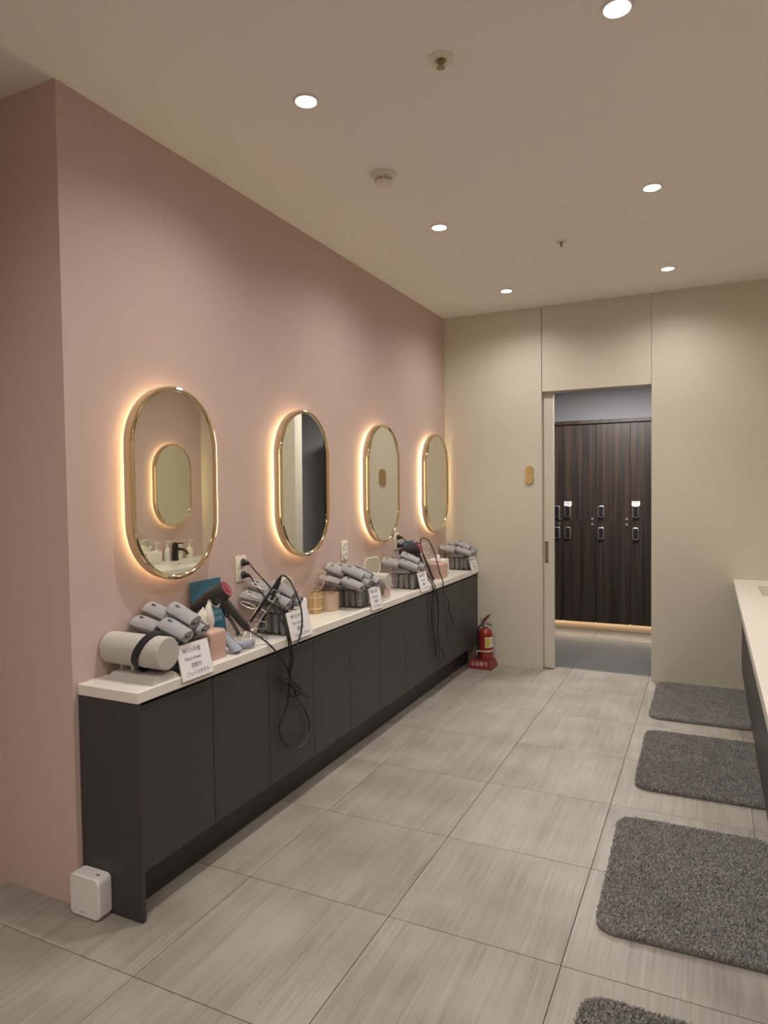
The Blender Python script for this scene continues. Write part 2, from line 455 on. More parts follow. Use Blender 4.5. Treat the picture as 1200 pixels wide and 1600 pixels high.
# sprinklers
def sprinkler(x, y, s, label):
    t = thing('sprinkler', label, 'sprinkler', (x, y, H))
    obj('rosette', lathe([(0.045*s,0.002),(0.045*s,-0.003),(0.036*s,-0.006),(0.020*s,-0.006)], 32), m_offw, t, loc=1)
    obj('cup', lathe([(0.019*s,-0.005),(0.019*s,-0.008),(0.013*s,-0.0085)], 24), m_bronze, t, loc=1)
    obj('stem', lathe([(0.008*s,-0.006),(0.007*s,-0.024),(0.004*s,-0.028)], 16), m_bronze, t, loc=1)
    obj('deflector', lathe([(0.014*s,-0.028),(0.015*s,-0.0295),(0.004*s,-0.031)], 20), m_bronze, t, loc=1)
sprinkler(1.247, 2.144, 1.0, 'ceiling sprinkler with wide pale rosette and bronze head')
sprinkler(1.273, 4.083, 0.72, 'smaller ceiling sprinkler nearer the doorway wall')

# ================================================================== MIRRORS
MW, MH = 0.505, 0.803
def mirror_proto():
    t = thing('backlit_mirror', '', 'mirror', (0, 0, 0))
    # local frame: X out of the wall, Y along, Z up -> build in (a,b,h) then map
    Mx = Matrix(((0,0,1,0),(1,0,0,0),(0,1,0,0),(0,0,0,1)))
    R = MW/2
    fr = sweep_rrect(MW, MH, R, [(0.020,0.064),(0.020,0.070),(0.016,0.0745),(0.010,0.076),(0.004,0.0735),(0.0,0.067),(0.0,0.046),(0.006,0.044),(0.02,0.044)], 20)
    obj('frame', xf(fr, Mx), m_gold, t, loc=1, label='polished gold rim')
    gl = prism(rrect(MW-0.036, MH-0.036, R-0.018, 20), 0.050, 0.0665)
    obj('mirror_glass', xf(gl, Mx), m_glass_mirror, t, loc=1, smooth=False)
    hs = join(sweep_rrect(MW, MH, R, [(0.003,0.047),(0.003,0.028),(0.006,0.026),(0.09,0.026)], 20), prism(rrect(MW-0.17, MH-0.17, R-0.085, 12), 0.0, 0.045))
    obj('back_housing', xf(hs, Mx), m_housing, t, loc=1)
    ld = sweep_rrect(MW, MH, R, [(0.060,0.0262),(0.050,0.0262),(0.050,0.005),(0.060,0.005)], 20)
    obj('led_strip', xf(ld, Mx), m_led, t, loc=1, label='warm white light strip')
    return t
mproto = mirror_proto()
ZC = 1.5435
left_labels = ['oblong gold-rimmed backlit mirror reflecting the sink counter, above the headband stand',
               'oblong gold-rimmed backlit mirror reflecting the edge of the dark doorway, above the bamboo cup',
               'oblong gold-rimmed backlit mirror reflecting the gold wall plaque, beside the dryer outlet',
               'oblong gold-rimmed backlit mirror in the corner by the cream wall']
for k, y in enumerate((2.125, 3.132, 4.137, 5.142)):
    o = mproto if k == 0 else copy_tree(mproto)
    o.location = (0.0, y, ZC)
    if k == 0: o.rotation_euler = (0, 0.0038, 0)      # hangs a hair out of plumb
    tag(o, left_labels[k], 'mirror', 'backlit mirrors on the pink storage wall')
for k, y in enumerate((5.03, 4.01, 2.99, 1.97)):
    o = copy_tree(mproto); o.location = (W, y, ZC); o.rotation_euler = (0, 0, math.pi)
    if k > 0:                                            # the first is seen in the near mirror; the others are out of the picture
        for ch in o.children:
            if ch.name.startswith('led_strip'): ch.name = 'led_strip_offscreen'
    tag(o, 'oblong gold-rimmed backlit mirror above the white sink counter', 'mirror', 'backlit mirrors above the sinks')

# ================================================================== STORAGE COUNTER ALONG THE PINK WALL
ZS = HC-0.040
wt = solo('worktop', bbox(0.001, DC, YC, L-0.001, ZS, HC, 0.002, 1), m_quartz, 'long white stone worktop on the dark storage cabinets', 'worktop', (0, YC, ZS))
ZD0, ZD1, XD = 0.173, 0.762, 0.286
seams = [YC+0.019+0.382*k for k in range(11)]; seams[10] = L-0.002
cab_lab = ['dark charcoal two-door cabinet with end panel beside the white air sensor',
           'dark charcoal two-door cabinet behind the knotted hanging cord loop',
           'dark charcoal two-door cabinet under the bamboo cup and beige box',
           'dark charcoal two-door cabinet just before the second dryer cords',
           'dark charcoal two-door cabinet next to the fire extinguisher']
for k in range(5):
    y0, y1 = seams[2*k], seams[2*k+2]
    t = thing('storage_cabinet', cab_lab[k], 'cabinet', (0.0, y0, 0), 'charcoal storage cabinets')
    obj('body', box(0.002, XD-0.021, y0+0.0005, y1-0.0005, ZD0, ZS), m_char, t)
    obj('toe_kick', box(0.002, 0.195, y0+0.0005, y1-0.0005, 0.0, ZD0), m_char, t)
    obj('bottom_panel', box(0.195, XD-0.021, y0+0.0005, y1-0.0005, ZD0-0.002, ZD0+0.004), m_char, t)
    for d in range(2):
        a, b = seams[2*k+d], seams[2*k+d+1]
        obj('door', bbox(XD-0.020, XD, a+0.0016, b-0.0016, ZD0, ZD1, 0.0012, 1), m_char, t)
    if k == 0:
        obj('end_panel', bbox(0.002, DC-0.001, YC+0.001, YC+0.0185, 0.0, ZS, 0.001, 1), m_char, t)

# ================================================================== SINK COUNTER ALONG THE RIGHT WALL
HR, XR = 0.813, 2.233
basins = [(c-0.44, c) for c in (5.185, 4.165, 3.145, 2.125)]
BX0, BX1 = 2.372, 2.660
VY0, VY1 = 1.30, L-0.001
bm_ = []
ys = [VY0]
for a, b in sorted(basins): ys += [a, b]
ys.append(VY1)
gs = [box(XR, BX0, VY0, VY1, HR-0.045, HR), box(BX1, W-0.001, VY0, VY1, HR-0.045, HR)]
for k in range(0, len(ys), 2): gs.append(box(BX0, BX1, ys[k], ys[k+1], HR-0.045, HR))
vt = thing('sink_counter', 'long white stone sink counter with recessed basins', 'counter', (XR, VY0, 0.13))
obj('slab', join(*gs), m_quartz, vt, smooth=False)
for a, b in basins:
    cx, cy = (BX0+BX1)/2, (a+b)/2
    bs = sweep_rrect(BX1-BX0, b-a, 0.02, [(-0.002,0.0),(0.0,0.0),(0.004,-0.09),(0.03,-0.115),(0.12,-0.122)], 6)
    bs = (list(bs[0]), list(bs[1])); m0 = 28; n0 = len(bs[0]); bs[1].append(tuple(range(n0-m0, n0)))
    bo = obj('basin', xf(bs, Matrix.Translation((cx, cy, HR-0.001))), m_quartz, vt)
    obj('drain', xf(lathe([(0.022,0.0),(0.022,0.004),(0.016,0.005)], 20), Matrix.Translation((cx, cy, HR-0.124))), m_silver, bo)
    obj('overflow_hole', cyl((BX1-0.001, cy, HR-0.035), (BX1-0.007, cy, HR-0.035), 0.011), m_bronze, bo)
yv = [VY0+(VY1-VY0)*k/8 for k in range(9)]
for k in range(8):
    obj('cabinet_door', bbox(2.289, 2.307, yv[k]+0.0015, yv[k+1]-0.0015, 0.153, HR-0.060, 0.001, 1), m_char, vt)
obj('cabinet_body', box(2.308, W-0.001, VY0+0.001, VY1, 0.153, HR-0.1275), m_char, vt)
obj('cabinet_rail', box(2.308, 2.36, VY0+0.001, VY1, HR-0.1275, HR-0.045), m_char, vt)
obj('toe_kick', box(2.38, W-0.001, VY0+0.02, VY1, 0.0, 0.153), m_char, vt)

def faucet(y):
    t = thing('faucet', 'dark square basin faucet with downturned spout on sink counter', 'faucet', (2.72, y, HR), 'basin faucets')
    obj('body', bbox(2.70, 2.742, y-0.022, y+0.022, HR, HR+0.165, 0.003, 2), m_faucet, t)
    sp = catmull([(2.71, y, HR+0.115), (2.66, y, HR+0.115), (2.61, y, HR+0.110), (2.575, y, HR+0.085), (2.565, y, HR+0.070)], 6)
    obj('spout', tube(sp, 0.013, 10), m_faucet, t)
    obj('lever', bbox(2.62, 2.74, y-0.016, y+0.016, HR+0.168, HR+0.176, 0.002, 1), m_faucet, t)
for a, b in basins: faucet((a+b)/2+0.03)
def pump_bottle(x, y, z, r, h, m, label, squash=1.0):
    t = thing('soap_dispenser', label, 'dispenser', (x, y, z))
    body = lathe([(r*0.96,0),(r,0.004),(r,h*0.62),(r*0.72,h*0.80),(r*0.36,h*0.86),(r*0.34,h)], 24)
    obj('bottle', xf(body, Matrix.Translation((x, y, z)) @ Matrix.Diagonal((squash,1,1,1))), m, t)
    obj('collar', xf(lathe([(r*0.40,h),(r*0.40,h+0.014)], 20), Matrix.Translation((x, y, z))), m_white, t)
    pm = obj('pump', xf(lathe([(0.005,h+0.012),(0.005,h+0.034)], 12), Matrix.Translation((x, y, z))), m_white, t)
    obj('nozzle', bbox(x-0.040, x+0.012, y-0.009, y+0.009, z+h+0.032, z+h+0.044, 0.003, 2), m_white, pm)
pump_bottle(2.755, 5.235, HR, 0.040, 0.135, m_soap, 'cream pump soap bottle at the corner end of sink counter', 0.7)
pump_bottle(2.784, 4.955, HR, 0.030, 0.150, m_white, 'white pump bottle behind the dark faucet')
pump_bottle(2.775, 4.800, HR, 0.030, 0.145, m_white, 'white pump bottle beside the lidded white box')
# rounded white-framed table mirror
t = thing('table_mirror', 'rounded square table mirror with white frame on sink counter', 'mirror', (2.765, 5.075, HR))
Mx = Matrix.Translation((2.768, 5.075, HR+0.078)) @ Matrix(((0,0,-1,0),(-1,0,0,0),(0,1,0,0),(0,0,0,1)))
obj('frame', xf(sweep_rrect(0.13, 0.14, 0.035, [(0.016,-0.006),(0.016,0.006),(0.0,0.006),(0.0,-0.006),(0.016,-0.006)], 8), Mx), m_white, t)
obj('mirror_glass', xf(prism(rrect(0.102, 0.112, 0.021, 8), -0.003, 0.003), Mx), m_glass_mirror, t, smooth=False)
obj('foot', bbox(2.735, 2.80, 5.045, 5.105, HR, HR+0.012, 0.004, 2), m_white, t)
# white box with an oval flip mirror lid, blush tissue box
t = thing('vanity_box', 'white box with round flip-up mirror lid on sink counter', 'box', (2.74, 4.66, HR))
obj('body', bbox(2.665, 2.80, 4.575, 4.765, HR, HR+0.115, 0.006, 2), m_offw, t)
Mx = Matrix.Translation((2.775, 4.655, HR+0.165)) @ Matrix.Rotation(math.radians(-14), 4, 'Y') @ Matrix(((0,0,-1,0),(-1,0,0,0),(0,1,0,0),(0,0,0,1)))
obj('lid_mirror', xf(prism([(0.085*math.cos(a), 0.062*math.sin(a)) for a in [2*math.pi*k/32 for k in range(32)]], -0.004, 0.004), Mx), m_glass_mirror, t, smooth=False)
obj('lid_rim', xf(tube([(0.087*math.cos(a), 0.064*math.sin(a), 0) for a in [2*math.pi*k/32 for k in range(32)]], 0.005, 8, True), Mx), m_white, t)

def tissue_geo(x, y, z, hgt=0.095, wd=0.045, seed=1):
    """a pulled-up tissue: crumpled cone of folds"""
    n, k = 60, 10; V, F = [], []
    for j in range(k):
        s = j/(k-1)
        for i in range(n):
            a = 2*math.pi*i/n
            fold = 0.86+0.34*abs(math.sin(2.5*a+seed+s*0.6))+0.10*math.sin(9*a+seed*2.3-s*3)
            r = wd*(0.55+0.40*math.sin(math.pi*min(1, 0.1+s*0.7)))*(1-0.45*s**3)*fold
            top = hgt*s*(1+(0.20*math.sin(a+seed)+0.16*math.sin(5*a+2*seed))*s*s)
            V.append((x+r*math.cos(a)*0.62+0.010*s, y+r*math.sin(a)+0.006*math.sin(5*s+seed), z+top))
    for j in range(k-1):
        for i in range(n):
            q = (i+1) % n; F.append((j*n+i, j*n+q, (j+1)*n+q, (j+1)*n+i))
    F.append(tuple(range((k-1)*n, k*n)))
    return V, F
def hollow_box(x0, x1, y0, y1, z, h, r, hw, hl, rc=0.02, n=6):
    """box with a rounded top, a real hole hw x hl in the top and an empty inside"""
    w_, l_ = x1-x0, y1-y0; cx, cy = (x0+x1)/2, (y0+y1)/2
    rings = [(0.002, 0.0, rc), (0.0, 0.002, rc), (0.0, h-r, rc)]
    rings += [(r-r*math.cos(a), h-r+r*math.sin(a), rc) for a in (math.pi/6, math.pi/3, math.pi/2)]
    V, F = [], []
    for ins, zz, rr in rings: V += [(cx+x, cy+y, z+zz) for x, y in rrect(w_-2*ins, l_-2*ins, max(rr-ins*0.5, 0.002), n)]
    hr = min(hw, hl)*0.49
    for zz in (h, h-0.003): V += [(cx+x, cy+y, z+zz) for x, y in rrect(hw, hl, hr, n)]
    for zz in (h-max(r, 0.004), 0.004): V += [(cx+x, cy+y, z+zz) for x, y in rrect(w_-0.006, l_-0.006, max(rc-0.003, 0.002), n)]
    m = 4*(n+1)
    for k in range(len(V)//m-1):
        for i in range(m): F.append((k*m+i, k*m+(i+1) % m, (k+1)*m+(i+1) % m, (k+1)*m+i))
    F.append(tuple(range(m))); F.append(tuple(range(len(V)-m, len(V))))
    return V, F
def tissue_box(x0, x1, y0, y1, z, h, label, tissue=True, r=0.014, seed=1):
    t = thing('tissue_box', label, 'tissue box', ((x0+x1)/2, (y0+y1)/2, z))
    obj('cover', hollow_box(x0, x1, y0, y1, z, h, r, 0.032, 0.072, max(r, 0.004)), m_blush, t)
    cx, cy = (x0+x1)/2, (y0+y1)/2
    if tissue: obj('tissue', tissue_geo(cx, cy, z+h-0.006, seed=seed), m_tissue, t)
    return t
tissue_box(2.66, 2.79, 4.39, 4.535, HR, 0.085, 'blush tissue box on the white sink counter', True, 0.01, 4)

# ================================================================== FLOOR MATS
def mat_proto(mx, my, r):
    t = thing('bath_mat', '', 'mat', (0,0,0))
    obj('backing', prism(rrect(mx, my, r, 8), 0.0, 0.007), m_matback, t, loc=1)
    rng = np.random.default_rng(3)
    N = 62000
    P = rng.uniform(-0.5, 0.5, (N, 2))*np.array([mx-0.004, my-0.004])
    ax, ay = np.abs(P[:,0])-(mx/2-r), np.abs(P[:,1])-(my/2-r)
    inside = ~((ax > 0) & (ay > 0) & (ax**2+ay**2 > (r-0.004)**2))
    P = P[inside]; N = len(P)
    cl = np.array([noise.noise(Vector((p[0]*14, p[1]*14, 0.3))) for p in P])
    cl2 = np.array([noise.noise(Vector((p[0]*45, p[1]*45, 7.3))) for p in P])
    lean = np.stack([np.cos(cl*2+1), np.sin(cl*2+1)], 1)*(0.0006+0.001*rng.random((N,1)))
    lean += rng.normal(0, 0.0032, (N,2))
    hgt = 0.019+0.0045*rng.random(N)+0.0012*cl2
    a = rng.uniform(0, np.pi, N); wd = 0.0019+0.0009*rng.random(N)
    s = np.stack([np.cos(a)*wd, np.sin(a)*wd], 1)
    z0 = np.full(N, 0.005)
    V = np.empty((N, 6, 3))
    V[:,0,:2] = P-s; V[:,0,2] = z0
    V[:,1,:2] = P+s; V[:,1,2] = z0
    mid = P+lean*0.35
    V[:,2,:2] = mid-s*1.25; V[:,2,2] = hgt*0.62
    V[:,3,:2] = mid+s*1.25; V[:,3,2] = hgt*0.62
    tip = P+lean*1.4
    V[:,4,:2] = tip-s*0.7; V[:,4,2] = hgt
    V[:,5,:2] = tip+s*0.7; V[:,5,2] = hgt*0.97
    b = np.arange(N)[:,None]*6
    F = np.concatenate([b+np.array([0,1,3,2]), b+np.array([2,3,5,4])], 0)
    me = bpy.data.meshes.new('pile')
    me.vertices.add(N*6); me.vertices.foreach_set('co', V.reshape(-1))
    me.loops.add(len(F)*4); me.loops.foreach_set('vertex_index', F.reshape(-1).astype(np.int32))
    me.polygons.add(len(F)); me.polygons.foreach_set('loop_start', np.arange(len(F), dtype=np.int32)*4)
    me.update(); me.validate(); me.materials.append(m_mat)
    o = bpy.data.objects.new('pile', me); COL.objects.link(o); o.parent = t; o['kind'] = 'stuff'
    return t
MATX = 0.62
mp_ = mat_proto(MATX, 0.86, 0.07)
for k, (x, y, a, lab) in enumerate((
        (2.030, 5.020, 0.0, 'grey shaggy bath mat lying against the cream wall by the doorway'),
        (2.042, 3.905, 180.6, 'grey shaggy bath mat second from the cream doorway wall'),
        (2.025, 2.700, 1.2, 'grey shaggy bath mat third from the cream doorway wall'),
        (2.045, 1.515, 179.4, 'grey shaggy bath mat farthest from the cream doorway wall'))):
    o = mp_ if k == 0 else copy_tree(mp_)
    o.location = (x, y, 0.0); o.rotation_euler = (0, 0, math.radians(a))
    tag(o, lab, 'mat', 'grey bath mats along the sinks')

# ================================================================== THINGS ON THE STORAGE COUNTER
# ---- rolled towels: spiral section swept along its length
def towel_mesh(name, length, ra, rb, seed, turns=2.3):
    rnd = random.Random(seed); th = 0.0075
    ns, nl = int(turns*18), 9
    V, F = [], []
    ph = rnd.uniform(0, 6.28)
    for j in range(nl):
        s = j/(nl-1); y = (s-0.5)*length
        sw = 1.0-0.10*(2*s-1)**4+0.03*math.sin(5*s+ph)
        for side in (0, 1):
            for i in range(ns+1):
                a = 2*math.pi*turns*i/ns + ph*0.3
                q = i/ns
                r = 1.0 - 0.62*q
                off = 0.0 if side == 0 else -th
                ex = 0.85
                ca, sa = math.cos(a), math.sin(a)
                cx = math.copysign(abs(ca)**ex, ca); cy = math.copysign(abs(sa)**ex, sa)
                wob = 1+0.025*math.sin(3*a+s*4+ph)
                x = cx*max(ra*r*sw*wob+off, 0.002); z = cy*max(rb*r*sw*wob+off, 0.002)
                V.append((x, y+0.004*math.sin(a*1.3+ph)*(1 if j in (0, nl-1) else 0.3), z))
    row = 2*(ns+1)
    for j in range(nl-1):
        for i in range(ns):
            o0 = j*row+i; F.append((o0, o0+1, o0+row+1, o0+row))
            o1 = j*row+(ns+1)+i; F.append((o1, o1+row, o1+row+1, o1+1))
        F.append((j*row, j*row+row, j*row+row+ns+1, j*row+ns+1))
        F.append((j*row+ns, j*row+ns+ns+1, j*row+row+ns+ns+1, j*row+row+ns))
    for i in range(ns):
        F.append((i, i+ns+1, i+ns+2, i+1))
        b = (nl-1)*row; F.append((b+i, b+i+1, b+i+ns+2, b+i+ns+1))
    me = bpy.data.meshes.new(name); me.from_pydata(V, [], F); me.validate()
    bm = bmesh.new(); bm.from_mesh(me); bmesh.ops.recalc_face_normals(bm, faces=bm.faces); bm.to_mesh(me); bm.free()
    me.polygons.foreach_set('use_smooth', [True]*len(me.polygons)); me.set_sharp_from_angle(angle=math.radians(50))
    me.materials.append(m_towel); return me
TL = 0.132
towel_top = [towel_mesh('rolled_towel', TL, 0.042, 0.0275, s) for s in (1, 2, 3)]
towel_in = [towel_mesh('packed_towel', 0.088, 0.0195, 0.018, s, 2.0) for s in (5, 6)]
towel_bed = [towel_mesh('bedding_towel', TL, 0.0265, 0.021, s, 2.0) for s in (8, 9)]
lg = join(tube([(0.0055*math.cos(a), 0.004+0.005*math.sin(a), 0) for a in [2*math.pi*k/12 for k in range(12)]], 0.0012, 5, True),
          tube([(0.0045*math.cos(a), -0.006+0.0042*math.sin(a), 0) for a in [2*math.pi*k/12 for k in range(12)]], 0.0012, 5, True))
logo_me = bpy.data.meshes.new('embroidered_mark'); logo_me.from_pydata(lg[0], [], lg[1]); logo_me.materials.append(m_logo)
def place_towel(me, p, axis, roll, label, group, name='rolled_towel', logo=True):
    o = bpy.data.objects.new(name, me); COL.objects.link(o)
    y = Vector(axis).normalized(); up = Vector((0,0,1)) if abs(y.z) < 0.95 else Vector((1,0,0))
    x = y.cross(up).normalized(); z = x.cross(y)
    R = Matrix((x, y, z)).transposed().to_4x4() @ Matrix.Rotation(roll, 4, 'Y')
    R.translation = Vector(p); o.matrix_world = R
    tag(o, label, 'towel', group)
    if logo:
        l = bpy.data.objects.new('embroidered_mark', logo_me); COL.objects.link(l); l.parent = o
        l.location = (0.0, -TL*0.24, 0.0278)
    return o

BXa, BXb, BH = 0.080, 0.262, 0.098
def wire_basket(y0, y1, label, xa=BXa, xb=BXb):
    t = thing('wire_basket', label, 'basket', ((xa+xb)/2, (y0+y1)/2, HC), 'wire towel baskets')
    z0, z1 = HC+0.002, HC+BH
    def ring(z, ins, r): 
        return tube([(xa+ins, y0+ins, z), (xb-ins, y0+ins, z), (xb-ins, y1-ins, z), (xa+ins, y1-ins, z)], r, 6, True)
    obj('rim', ring(z1, 0, 0.0024), m_wire, t)
    obj('bottom_ring', ring(z0, 0.006, 0.0018), m_wire, t)
    for zz in (0.30, 0.55, 0.80):
        obj('side_wire', ring(z0+(z1-z0)*zz, 0.006*(1-zz), 0.0014), m_wire, t)
    nx, ny = 9, 8
    for k in range(nx):
        x = xa+(xb-xa)*k/(nx-1); xi = xa+0.006+(xb-xa-0.012)*k/(nx-1)
        obj('upright_wire', tube([(x, y0, z1), (xi, y0+0.006, z0), (xi, y1-0.006, z0), (x, y1, z1)], 0.0011, 5), m_wire, t)
    for k in range(1, ny-1):
        y = y0+(y1-y0)*k/(ny-1); yi = y0+0.006+(y1-y0-0.012)*k/(ny-1)
        obj('upright_wire', tube([(xa, y, z1), (xa+0.006, yi, z0), (xb-0.006, yi, z0), (xb, y, z1)], 0.0011, 5), m_wire, t)
    return t
def fill_basket(y0, y1, where, seed, xa=BXa, xb=BXb):
    rnd = random.Random(seed)
    for r, yy in enumerate((y0+0.030, y0+0.0715, y0+0.113)):
        if yy > y1-0.02: continue
        for k in range(4):
            x = xa+0.030+(xb-xa-0.060)*k/3
            place_towel(towel_in[(k+r) % 2], (x, yy, HC+0.0525), (rnd.uniform(-.02,.02), rnd.uniform(-.02,.02), 1), rnd.uniform(0, 6),
                        'grey rolled towel packed upright inside the wire basket '+where, 'towels packed in the basket '+where, 'packed_towel', False)
def heap(y0, y1, tops, where, seed):
    """a bedding layer of thin rolls on the rim, then the rolls seen on top"""
    rnd = random.Random(seed)
    lab, grp = 'grey rolled towel with dark mark heaped on the basket '+where, 'towels heaped on the basket '+where
    for k in range(3):
        y = y0+0.028+(y1-y0-0.056)*k/2
        place_towel(towel_bed[k % 2], (0.150, y, HC+BH+0.0225), (1, 0, 0), rnd.uniform(-.1,.1), lab, grp, logo=False)
    for k, (p, ax, roll) in enumerate(tops): place_towel(towel_top[k % 3], p, ax, roll, lab, grp)
TOPS = [                                                 # (centre, axis, roll) of each roll lying on a heap
  [((0.2176, 1.9326, 0.9762), (1, -0.05, -0.32), 0.2),
   ((0.208, 2.0367, 0.9804), (1, -0.08, -0.32), 0.2),
   ((0.1967, 1.9983, 1.02), (1, -0.02, -0.4), 0.3),
   ((0.0761, 1.9308, 0.9838), (1, -0.07, -0.15), 0.2),
   ((0.0715, 2.0363, 0.9839), (1, -0.09, -0.15), 0.2),
   ((0.0774, 1.9965, 1.0204), (1, -0.02, -0.28), 0.3)],
  [((0.205, 2.6363, 0.9832), (1, 0.08, -0.32), 0.2),
   ((0.2043, 2.7344, 0.9809), (1, 0.06, -0.32), 0.2),
   ((0.1989, 2.6991, 1.0206), (1, 0.06, -0.4), 0.3),
   ((0.0761, 2.6298, 0.985), (1, -0.06, -0.15), 0.2),
   ((0.0725, 2.7313, 0.9838), (1, 0.01, -0.15), 0.2),
   ((0.0767, 2.6959, 1.0208), (1, -0.05, -0.28), 0.3)],
  [((0.2193, 3.3747, 0.9601), (1, -0.07, -0.3), 0.15),
   ((0.2229, 3.4669, 0.9742), (1, -0.08, -0.3), 0.15),
   ((0.2197, 3.588, 0.9617), (1, -0.06, -0.3), 0.15),
   ((0.194, 3.4305, 1.0209), (1, 0.1, -0.42), 0.3),
   ((0.1926, 3.5391, 1.0049), (1, 0.08, -0.42), 0.3),
   ((0.075, 3.3741, 0.9714), (1, 0.06, -0.18), 0.2),
   ((0.0706, 3.465, 0.986), (1, 0.06, -0.18), 0.2),
   ((0.0737, 3.5839, 0.982), (1, -0.06, -0.18), 0.2),
   ((0.0806, 3.4337, 1.024), (1, -0.05, -0.35), 0.35),
   ((0.0811, 3.5347, 1.0169), (1, 0.03, -0.35), 0.35)],
  [((0.2141, 4.2038, 0.9783), (1, 0.05, -0.32), 0.2),
   ((0.2193, 4.3067, 0.9749), (1, 0.07, -0.32), 0.2),
   ((0.195, 4.2686, 1.0185), (1, 0.09, -0.4), 0.3),
   ((0.0766, 4.2071, 0.9879), (1, -0.08, -0.22), 0.3),
   ((0.0769, 4.3076, 0.9868), (1, 0.02, -0.22), 0.3)],
  [((0.2221, 5.3402, 0.9708), (1, 0.03, -0.32), 0.2),
   ((0.2218, 5.4562, 0.9743), (1, 0.0, -0.32), 0.2),
   ((0.192, 5.4088, 1.0136), (1, -0.08, -0.4), 0.3),
   ((0.0767, 5.348, 0.9864), (1, -0.01, -0.22), 0.3),
   ((0.0775, 5.4574, 0.9875), (1, -0.08, -0.22), 0.3)],
]
baskets = [(1.915, 2.075, 'behind the headband stand', False), (2.612, 2.775, 'beside the flat iron rack', False),
           (3.400, 3.565, 'beside the beige box', True), (4.185, 4.350, 'under the second hair dryer', False),
           (5.335, 5.496, 'by the cream wall', False)]
basket_lab = ['grey wire basket full of towels, behind the cylindrical headband stand', 'grey wire basket full of towels, behind the flat iron rack',
              'grey wire basket with the tallest towel heap, beside the beige box', 'grey wire basket full of towels, below the second hair dryer',
              'grey wire basket full of towels, in the corner by the cream wall']
for k, (y0, y1, wh, big) in enumerate(baskets):
    wire_basket(y0, y1, basket_lab[k]); fill_basket(y0, y1, wh, 10+k)
    heap(y0, y1, TOPS[k], wh, 20+k)

# ---- towel signs
TXT = [('페이스타올', 0.0225, 0.043), ('Face towel', 0.0205, 0.013), ('洗脸巾', 0.0205, -0.016), ('フェイスタオル', 0.0185, -0.045)]
glyphs = [(text_geo(s, z), dy) for s, z, dy in TXT]
def towel_sign(y0, y1, label, xs=1.0, xb=0.3005, zb=0.797, xt=0.2695, zt=0.924, dz=0.0):
    cy = (y0+y1)/2; wd = y1-y0
    b0, t0 = Vector((xb, cy, zb)), Vector((xt, cy, zt))
    up = (t0-b0); hh = up.length; up.normalize(); rt = Vector((0,1,dz)).normalized(); nn = rt.cross(up).normalized()
    Mx = Matrix((rt, up, nn)).transposed().to_4x4(); Mx.translation = (b0+t0)/2
    t = thing('towel_sign', label, 'sign', (xb, cy, zb), 'printed face towel signs')
    obj('paper', xf(box(-wd/2, wd/2, -hh/2, hh/2, -0.0008, 0.0), Mx), m_paper, t, smooth=False)
    obj('sleeve', xf(box(-wd/2-0.003, wd/2+0.003, -hh/2-0.002, hh/2+0.004, -0.0024, -0.0012), Mx), m_offw, t, smooth=False)
    for k, (g, dy) in enumerate(glyphs):
        s = wd/0.175
        ox = 0.0 if k == 2 else (-0.012 if k < 2 else 0.002)
        V = [((p[0]*s+ox*s), p[1]+dy-0.002, 0.0005) for p in g[0]]
        obj('lettering', xf((V, g[1]), Mx), m_ink, t, smooth=False)
    return t
towel_sign(1.878, 2.050, 'white paper face towel sign in front of the blush tissue box')
towel_sign(2.615, 2.800, 'white paper face towel sign behind the hanging flat iron cord')
towel_sign(3.462, 3.605, 'white paper face towel sign below the tallest towel heap', xt=0.277)
towel_sign(4.215, 4.370, 'white paper face towel sign beside the second dryer handle')
towel_sign(5.320, 5.492, 'white paper face towel sign at the cream wall end')

# ---- cylindrical headband stands
def headband_stand(x0, x1, y, zc, r, label, base_x, base_y, band):
    t = thing('headband_stand', label, 'display stand', ((base_x[0]+base_x[1])/2, y, HC))
    b = join(([(base_x[0],base_y[0],HC),(base_x[1],base_y[0],HC),(base_x[1],base_y[1],HC),(base_x[0],base_y[1],HC),
              (base_x[0]+0.018,base_y[0]+0.022,HC+0.026),(base_x[1]-0.018,base_y[0]+0.022,HC+0.026),(base_x[1]-0.018,base_y[1]-0.022,HC+0.026),(base_x[0]+0.018,base_y[1]-0.022,HC+0.026)],
             [(0,3,2,1),(4,5,6,7),(0,1,5,4),(1,2,6,5),(2,3,7,6),(3,0,4,7)]))
    obj('base', b, m_stone, t, smooth=False)
    xm = (x0+x1)/2
    xm = x0+0.114 if band else xm
    obj('stem', cyl((xm, y, HC+0.024), (xm, y, zc-r+0.006), 0.012), m_silver, t)
    obj('roll', along(lathe([(r-0.003,0),(r,0.004),(r,x1-x0-0.004),(r-0.003,x1-x0)], 48), (x0, y, zc), (1,0,0)), m_felt, t)
    obj('end_cap', along(lathe([(r-0.004,0.0),(r-0.004,0.0008)], 48), (x1, y, zc), (1,0,0)), m_felt, t)
headband_stand(0.006, 0.290, 1.812, 0.919, 0.0605, 'thick grey felt cylinder stand holding a black headband', (0.045, 0.285), (1.742, 1.882), True)
headband_stand(0.030, 0.282, 3.725, 0.935, 0.050, 'grey felt cylinder stand without a headband, beside a blush box', (0.05, 0.28), (3.655, 3.775), False)
